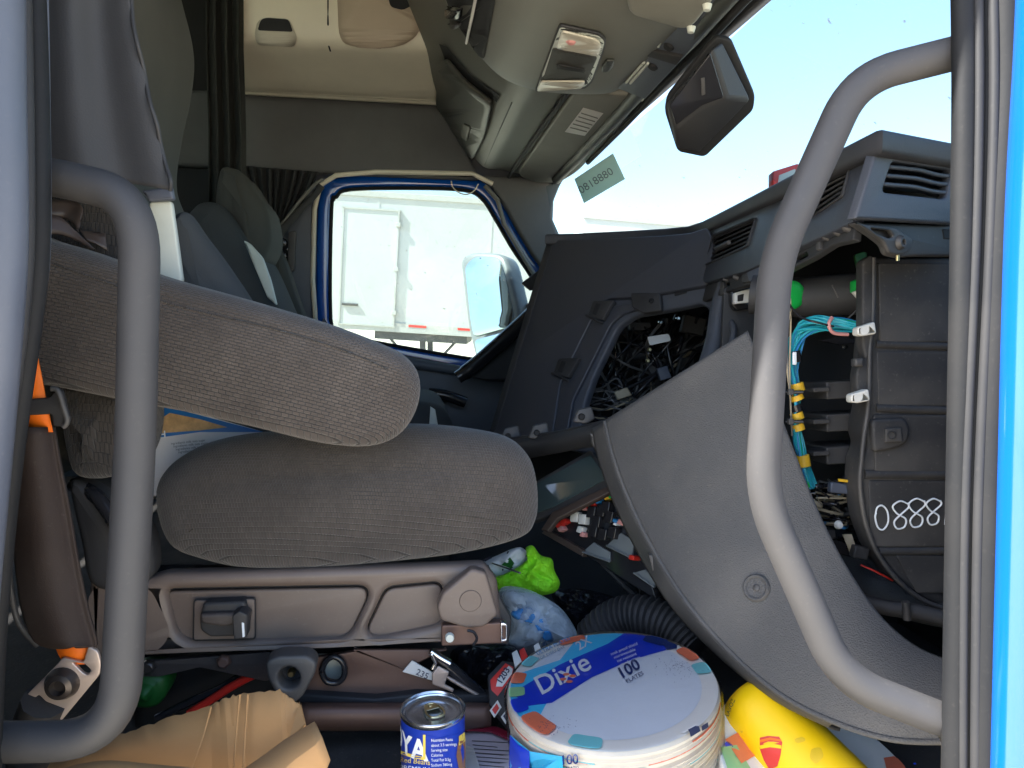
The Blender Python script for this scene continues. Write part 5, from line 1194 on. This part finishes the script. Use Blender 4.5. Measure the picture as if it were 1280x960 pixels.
bc = bvh_of(can)
decal('label_panel', [(531, 918), (549, 922), (578, 915), (579, 985), (531, 985)], bc, M_canb, cn, lift=.0004, cuts=4, d0=.83)
def wrap(name, s_, a0, h0, size, m, lift=.0006, bold=0, sx=1):
    V, Fc = text_mesh(s_, bold); fw = (CAM - cc); fw = (fw - cax * fw.dot(cax)).normalized(); rt = fw.cross(cax) * -1
    W = []
    for v in V:
        a = a0 + v.x * size * sx / .0365
        W.append(cc + cax * (h0 + v.y * size) + (fw * math.cos(a) + rt * math.sin(a)) * (.0365 + lift))
    return add(name, W, Fc, m, cn, 60)
wrap('brand_print', 'GOYA', -2.42, -.040, .034, M_canw, bold=.03, sx=.85)
for y0 in (944,):
    decal('yellow_stripe', [(498, 937), (510, 941), (530, 946), (530, 950), (510, 945), (498, 941)], bc, M_cany, cn, lift=.0007, cuts=3, d0=.83)
decal('yellow_stripe', [(529, 918), (532, 918), (532, 949), (529, 949)], bc, M_cany, cn, lift=.0007, cuts=3, d0=.83)
letter('label_print', 'Red Beans', 500, 952, 9, bc, M_cany, cn, ang=-6, lift=.0007, d0=.83)
letter('label_print', 'PREMIUM', 500, 962, 9, bc, M_canw, cn, ang=-5, lift=.0007, d0=.83)
for k, s in enumerate(('Nutrition Facts', 'about 3.5 servings', 'Serving size', 'Calories', 'Total Fat 0.5g', 'Sodium 360mg', 'Ingredients')):
    letter('label_print', s, 539, 927 + k * 6.2, 5.4, bc, M_canw, cn, ang=3, lift=.0007, sx=.8, d0=.83)
decal('bean_picture', [(572, 928), (581, 922), (581, 965), (574, 966), (570, 945)], bc, M_brown, cn, lift=.0007, cuts=3, d0=.83); decal('bean_picture_edge', [(573, 920), (580, 915), (581, 926), (573, 932)], bc, M_cany, cn, lift=.0008, cuts=3, d0=.83)

# --- yellow bottle
ba, bb_ = D(950, 898, .92), D(1085, 1040, .80); bax = (bb_ - ba).normalized()
bo = root('detergent_bottle', 'yellow plastic bottle with red emblem lying under the loose lower cover', 'bottle', bb_)
bot = lathe('bottle_body', [(0, -.034), (.020, -.033), (.036, -.028), (.046, -.018), (.0495, -.004), (.0490, .01), (.0485, .05), (.049, .10), (.048, .16), (.042, .19), (.02, .20), (0, .20)], ba, bax, M_yel, bo, seg=64)
bbv = bvh_of(bot)
decal('red_emblem', [(950, 922), (960, 920), (974, 921), (978, 928), (976, 944), (972, 958), (962, 962), (955, 950), (950, 936)], bbv, M_red, bo, lift=.0005, cuts=3)
decal('emblem_stripe', [(950, 932), (963, 929), (977, 932), (977, 936), (963, 934), (951, 936)], bbv, M_yel, bo, lift=.0009, cuts=3)
decal('emblem_stripe', [(950, 925), (963, 922), (977, 925), (977, 927), (963, 925), (951, 928)], bbv, M_orange, bo, lift=.0009, cuts=3)
for pts in (((992, 924), (1004, 921), (1008, 926), (996, 930)), ((1014, 936), (1026, 934), (1030, 946), (1020, 956), (1012, 948)), ((925, 914), (929, 913), (928, 917))):
    decal('smudge', rp(list(pts), 4), bbv, mat('smudge_%d' % pts[0][0], (.72, .47, .015), .5), bo, lift=.0004, cuts=2)
letter('side_print', 'LAVOZ', 911, 896, 7, bbv, M_ink, bo, ang=68, lift=.0006)

# --- cardboard box
cbx = root('cardboard_box', 'torn open brown cardboard box in front of the seat base', 'box', D(230, 1010, .80))
def sheet(name, pts, d, bend, m, parent, n=10, th=.004):
    pl = Pl(D(pts[0][0], pts[0][1], d[0]), D(pts[1][0], pts[1][1], d[1]), D(pts[2][0], pts[2][1], d[2]))
    return plate(name, pts, pl, th, m, parent, bev=.0008)
rows = []
top = [(40, 962), (95, 941), (150, 917), (200, 901), (262, 882), (282, 872), (304, 866), (350, 861), (357, 868), (374, 880)]
for t in (0, .25, .5, .75, 1):
    rows.append([D(x + 8 * t, y + (1020 - y) * t, .83 - .03 * t + (0, .001, .002, .002, .004, .001, .004, .002, .003, 0)[i]) for i, (x, y) in enumerate(top)])
fine = []
for j, r_ in enumerate(rows):
    q = []
    for a_, b_ in zip(r_[:-1], r_[1:]):
        for k in range(7): q.append(a_.lerp(b_, k / 7) + Vector((0, 0, rnd.uniform(-.0025, .0015) if j == 0 and k else 0)) )
    fine.append(q + [r_[-1]])
fl1 = patch('back_flap', fine, M_card, cbx, th=.004, smooth=12)
for x0, x1 in ((300, 292), (310, 304)):
    tube('crease', [D(x0, 868, .822), D((x0 + x1) / 2, 910, .812), D(x1, 960, .80)], .0012, M_card, fl1, seg=6)
tube('crease', [D(264, 884, .824), D(254, 920, .812), D(240, 960, .802)], .001, M_card, fl1, seg=6)
sheet('side_flap', [(374, 880), (380, 905), (352, 930), (300, 985), (345, 985)], (.83, .81, .80), 0, M_card, cbx)
rows = [[D(x, y, d) for x, y, d in r] for r in ([(300, 966, .74), (332, 944, .745), (356, 926, .75), (384, 909, .755), (394, 903, .757)], [(310, 990, .72), (345, 972, .725), (370, 950, .73), (395, 932, .735), (403, 922, .74)], [(330, 1020, .71), (360, 1005, .715), (385, 985, .72), (408, 962, .725), (413, 950, .73)])]
patch('front_flap', rows, M_card, cbx, th=.004, smooth=15)
patch('front_flap', [[D(x, y, .76) for x, y in ((30, 975), (120, 952), (200, 957), (300, 966))], [D(x, y, .73) for x, y in ((30, 1020), (120, 1010), (200, 1010), (300, 1020))]], M_card, cbx, th=.004, nu=4, nv=3)

# --- vest
vt = root('safety_vest', 'crumpled neon green mesh vest with white lining behind the seat cushion edge', 'vest', D(650, 740, 1.22))
def lump(name, outline, d, amp, m, parent, seed, thick=.05, n=14):
    """crumpled soft shape with a closed back"""
    r = random.Random(seed); pts = crom([(x, y, 0) for x, y in outline], 5, True); N = len(pts); c = sum(pts, Vector()) / N
    V = []; Fc = []; L = 9
    ph = [r.uniform(0, 6.28) for _ in range(6)]
    for j in range(L):
        s = j / (L - 1)
        for i, p in enumerate(pts):
            q = c.lerp(p, s); a = 2 * math.pi * i / N
            z = thick * math.sqrt(max(0, 1 - s ** 2.2)) + amp * (math.sin(q.x * .16 + ph[0]) * math.sin(q.y * .19 + ph[1]) + .6 * math.sin(q.x * .37 + q.y * .22 + ph[2]) + .4 * math.sin(q.y * .55 - q.x * .3 + ph[3])) * (1 - s ** 4)
            V.append(D(q.x, q.y, d - z))
    for j in range(L - 1):
        for i in range(N):
            i2 = (i + 1) % N; Fc.append((j * N + i, j * N + i2, (j + 1) * N + i2, (j + 1) * N + i))
    bi = len(V)
    for i in range(N): V.append(D(pts[i].x, pts[i].y, d + thick * .6))
    for i in range(N): i2 = (i + 1) % N; Fc.append(((L - 1) * N + i, (L - 1) * N + i2, bi + i2, bi + i))
    Fc.append(tuple(bi + i for i in range(N)))
    o = recalc(add(name, V, Fc, m, parent, 60)); return o
lump('mesh_body', [(610, 726), (634, 716), (654, 704), (664, 692), (657, 685), (666, 682), (676, 694), (690, 699), (693, 713), (700, 729), (692, 741), (668, 744), (640, 738), (618, 740)], 1.22, .006, M_vest, vt, 2, .018)
vw = lump('white_lining', [(600, 706), (622, 694), (650, 684), (662, 698), (648, 712), (630, 722), (612, 722)], 1.25, .004, M_vestw, vt, 4, .02)
bw_ = bvh_of(vw)
decal('navy_strap', [(606, 702), (614, 698), (638, 718), (624, 724)], bw_, M_navy, vt, lift=.004, d0=1.2)
decal('green_spot', [(628, 706), (636, 698), (642, 704), (638, 710)], bw_, M_greend, vt, lift=.004, d0=1.2)
for a in (((636, 690), (628, 712)), ((658, 694), (636, 712)), ((616, 704), (650, 716))): tube('print_line', [onto(bw_, *a[0], .002), onto(bw_, *a[1], .002)], .0012, M_navy, vt, seg=5)

# --- bags
pbg = root('clear_plastic_bag', 'clear plastic bag with blue print beside the seat hinge', 'bag', D(660, 830, 1.12))
lump('bag_skin', [(624, 738), (650, 734), (684, 748), (708, 768), (722, 800), (690, 812), (650, 814), (630, 806), (636, 780)], 1.14, .009, F_bag, pbg, 7, .06)
lump('bag_print', [(640, 764), (664, 758), (684, 776), (692, 800), (680, 800), (668, 782), (644, 774)], 1.095, .004, F_bagb, pbg, 8, .012)
lump('bag_content', [(640, 790), (664, 782), (690, 800), (690, 830), (640, 830)], 1.17, .004, mat('bag_grey', (.18, .18, .22), .5), pbg, 9, .03)
kbg = root('black_plastic_bag', 'crumpled shiny black plastic bag in the dark behind the clear bag', 'bag', D(740, 800, 1.25))
lump('bag_skin', [(690, 740), (720, 736), (748, 740), (774, 752), (768, 780), (748, 800), (714, 800), (702, 770)], 1.27, .014, F_blk, kbg, 12, .05)
kb2 = root('black_plastic_bag', 'wrinkled dark plastic bag squeezed under the seat frame end', 'bag', D(590, 850, 1.08))
lump('bag_skin', [(566, 812), (600, 806), (640, 806), (650, 826), (620, 846), (590, 860), (566, 840)], 1.1, .012, F_blk, kb2, 15, .04)
hs_ = root('corrugated_hose', 'black corrugated hose curving on the floor behind the plate stack', 'hose', D(790, 800, 1.18))
V = None; ra = []; pa = crom([D(740, 800, 1.20), D(768, 776, 1.18), D(800, 770, 1.16), D(840, 784, 1.13), D(870, 812, 1.1)], 22)
for i in range(len(pa)): ra.append(.030 + .003 * (1 if (i // 2) % 2 else -1))
tube('hose_body', pa, ra, M_blk, hs_, seg=20, smooth=30)

# --- placard book, papers
bk_ = root('placard_booklet', 'dark booklet cover with red diamond placard numbered 1203 beside the plates', 'booklet', D(630, 880, 1.0))
bpl = P3((610, 850, 1.02), (655, 820, 1.05), (640, 905, .98))
bkc = plate('cover', [(610, 844), (628, 826), (668, 830), (690, 900), (640, 915), (612, 880)], bpl, .012, M_blk, bk_, bev=.001)
plate('red_diamond', [(613, 850), (632, 829), (642, 834), (640, 846), (622, 870), (614, 862)], bpl.off(.001), .001, M_red, bk_, bev=.0002)
plate('number_band', [(620, 858), (622, 848), (636, 832), (641, 836), (640, 842), (628, 858)], bpl.off(.0018), .001, M_wplast, bk_, bev=.0002)
bb3 = bvh_of(bkc); letter('number_print', '1203', 626, 857, 11, bb3, M_ink, bk_, ang=58, lift=.0032, bold=.02)
for x, y in ((620, 886), (634, 894)):
    plate('small_diamond', [(x - 8, y + 2), (x + 2, y - 11), (x + 7, y - 2), (x - 2, y + 11)], bpl.off(.001), .001, M_wplast, bk_, bev=.0002)
    plate('diamond_center', [(x - 5, y + 1), (x + 1, y - 7), (x + 4, y - 1), (x - 1, y + 7)], bpl.off(.0018), .001, M_red if x < 630 else M_ink, bk_, bev=.0002)
for k, m in enumerate((M_wplast, M_red, M_blk, M_wplast, M_blkg)):
    plate('page_edge', [(640 + k * 9, 816 - k * 3), (646 + k * 9, 812 - k * 3), (652 + k * 9, 826 - k * 3), (644 + k * 9, 834 - k * 3)], P3((640, 820, 1.03 + k * .004), (690, 806, 1.05), (650, 840, 1.0)), .003, m, bk_, bev=.0004)
pa_ = root('paper_sheets', 'pale printed paper sheets lying on the floor between can and plates', 'papers', D(610, 940, .95))
ppn = P3((575, 915, 1.02), (650, 910, 1.0), (610, 985, .86))
sh1 = plate('sheet', [(560, 905), (640, 918), (662, 960), (650, 1010), (560, 1010)], ppn, .002, M_paper, pa_, bev=.0003)
plate('sheet', [(580, 930), (592, 935), (600, 960), (610, 1000), (575, 1000)], ppn.off(.006), .002, M_wplast, pa_, bev=.0003)
plate('maroon_folder', [(574, 904), (622, 908), (650, 922), (650, 928), (612, 912), (574, 910)], ppn.off(.008), .004, M_maroon, pa_, bev=.0006)
bpp = bvh_of(sh1)
rr = random.Random(2)
for k in range(9):
    y = 926 + k * 5; decal('text_line', [(590 + k, y), (rr.uniform(620, 646), y + 3), (rr.uniform(620, 646), y + 4), (590 + k, y + 1)], bpp, M_wire, sh1, lift=.0006)
# --- snack box on the seat
sn = root('snack_box', 'printed snack box with blue band lying on the passenger seat under the armrest', 'box', D(250, 575, 1.10))
spl = P3((190, 520, 1.035), (315, 545, 1.06), (200, 600, 1.02))
sbx = plate('carton', [(176, 504), (240, 514), (330, 540), (330, 620), (176, 620)], spl, .05, M_snackw, sn, bev=.001)
plate('blue_band', [(176, 504), (215, 510), (330, 540), (300, 540), (250, 540), (176, 550)], spl.off(.0006), .0006, M_snack, sn, bev=.0001)
plate('picture', [(192, 530), (212, 516), (250, 524), (284, 534), (250, 538), (192, 542)], spl.off(.0012), .0006, M_snackp, sn, bev=.0001)
bsn = bvh_of(sbx)
letter('brand_print', 'TH', 192, 548, 12, bsn, M_chalk, sn, ang=4, lift=.0016, bold=.02)
for k in range(4): letter('fine_print', 'ingredients milk oats sugar', 214 + k * 3, 556 + k * 3.6, 4, bsn, M_wire, sn, ang=6, lift=.0014)
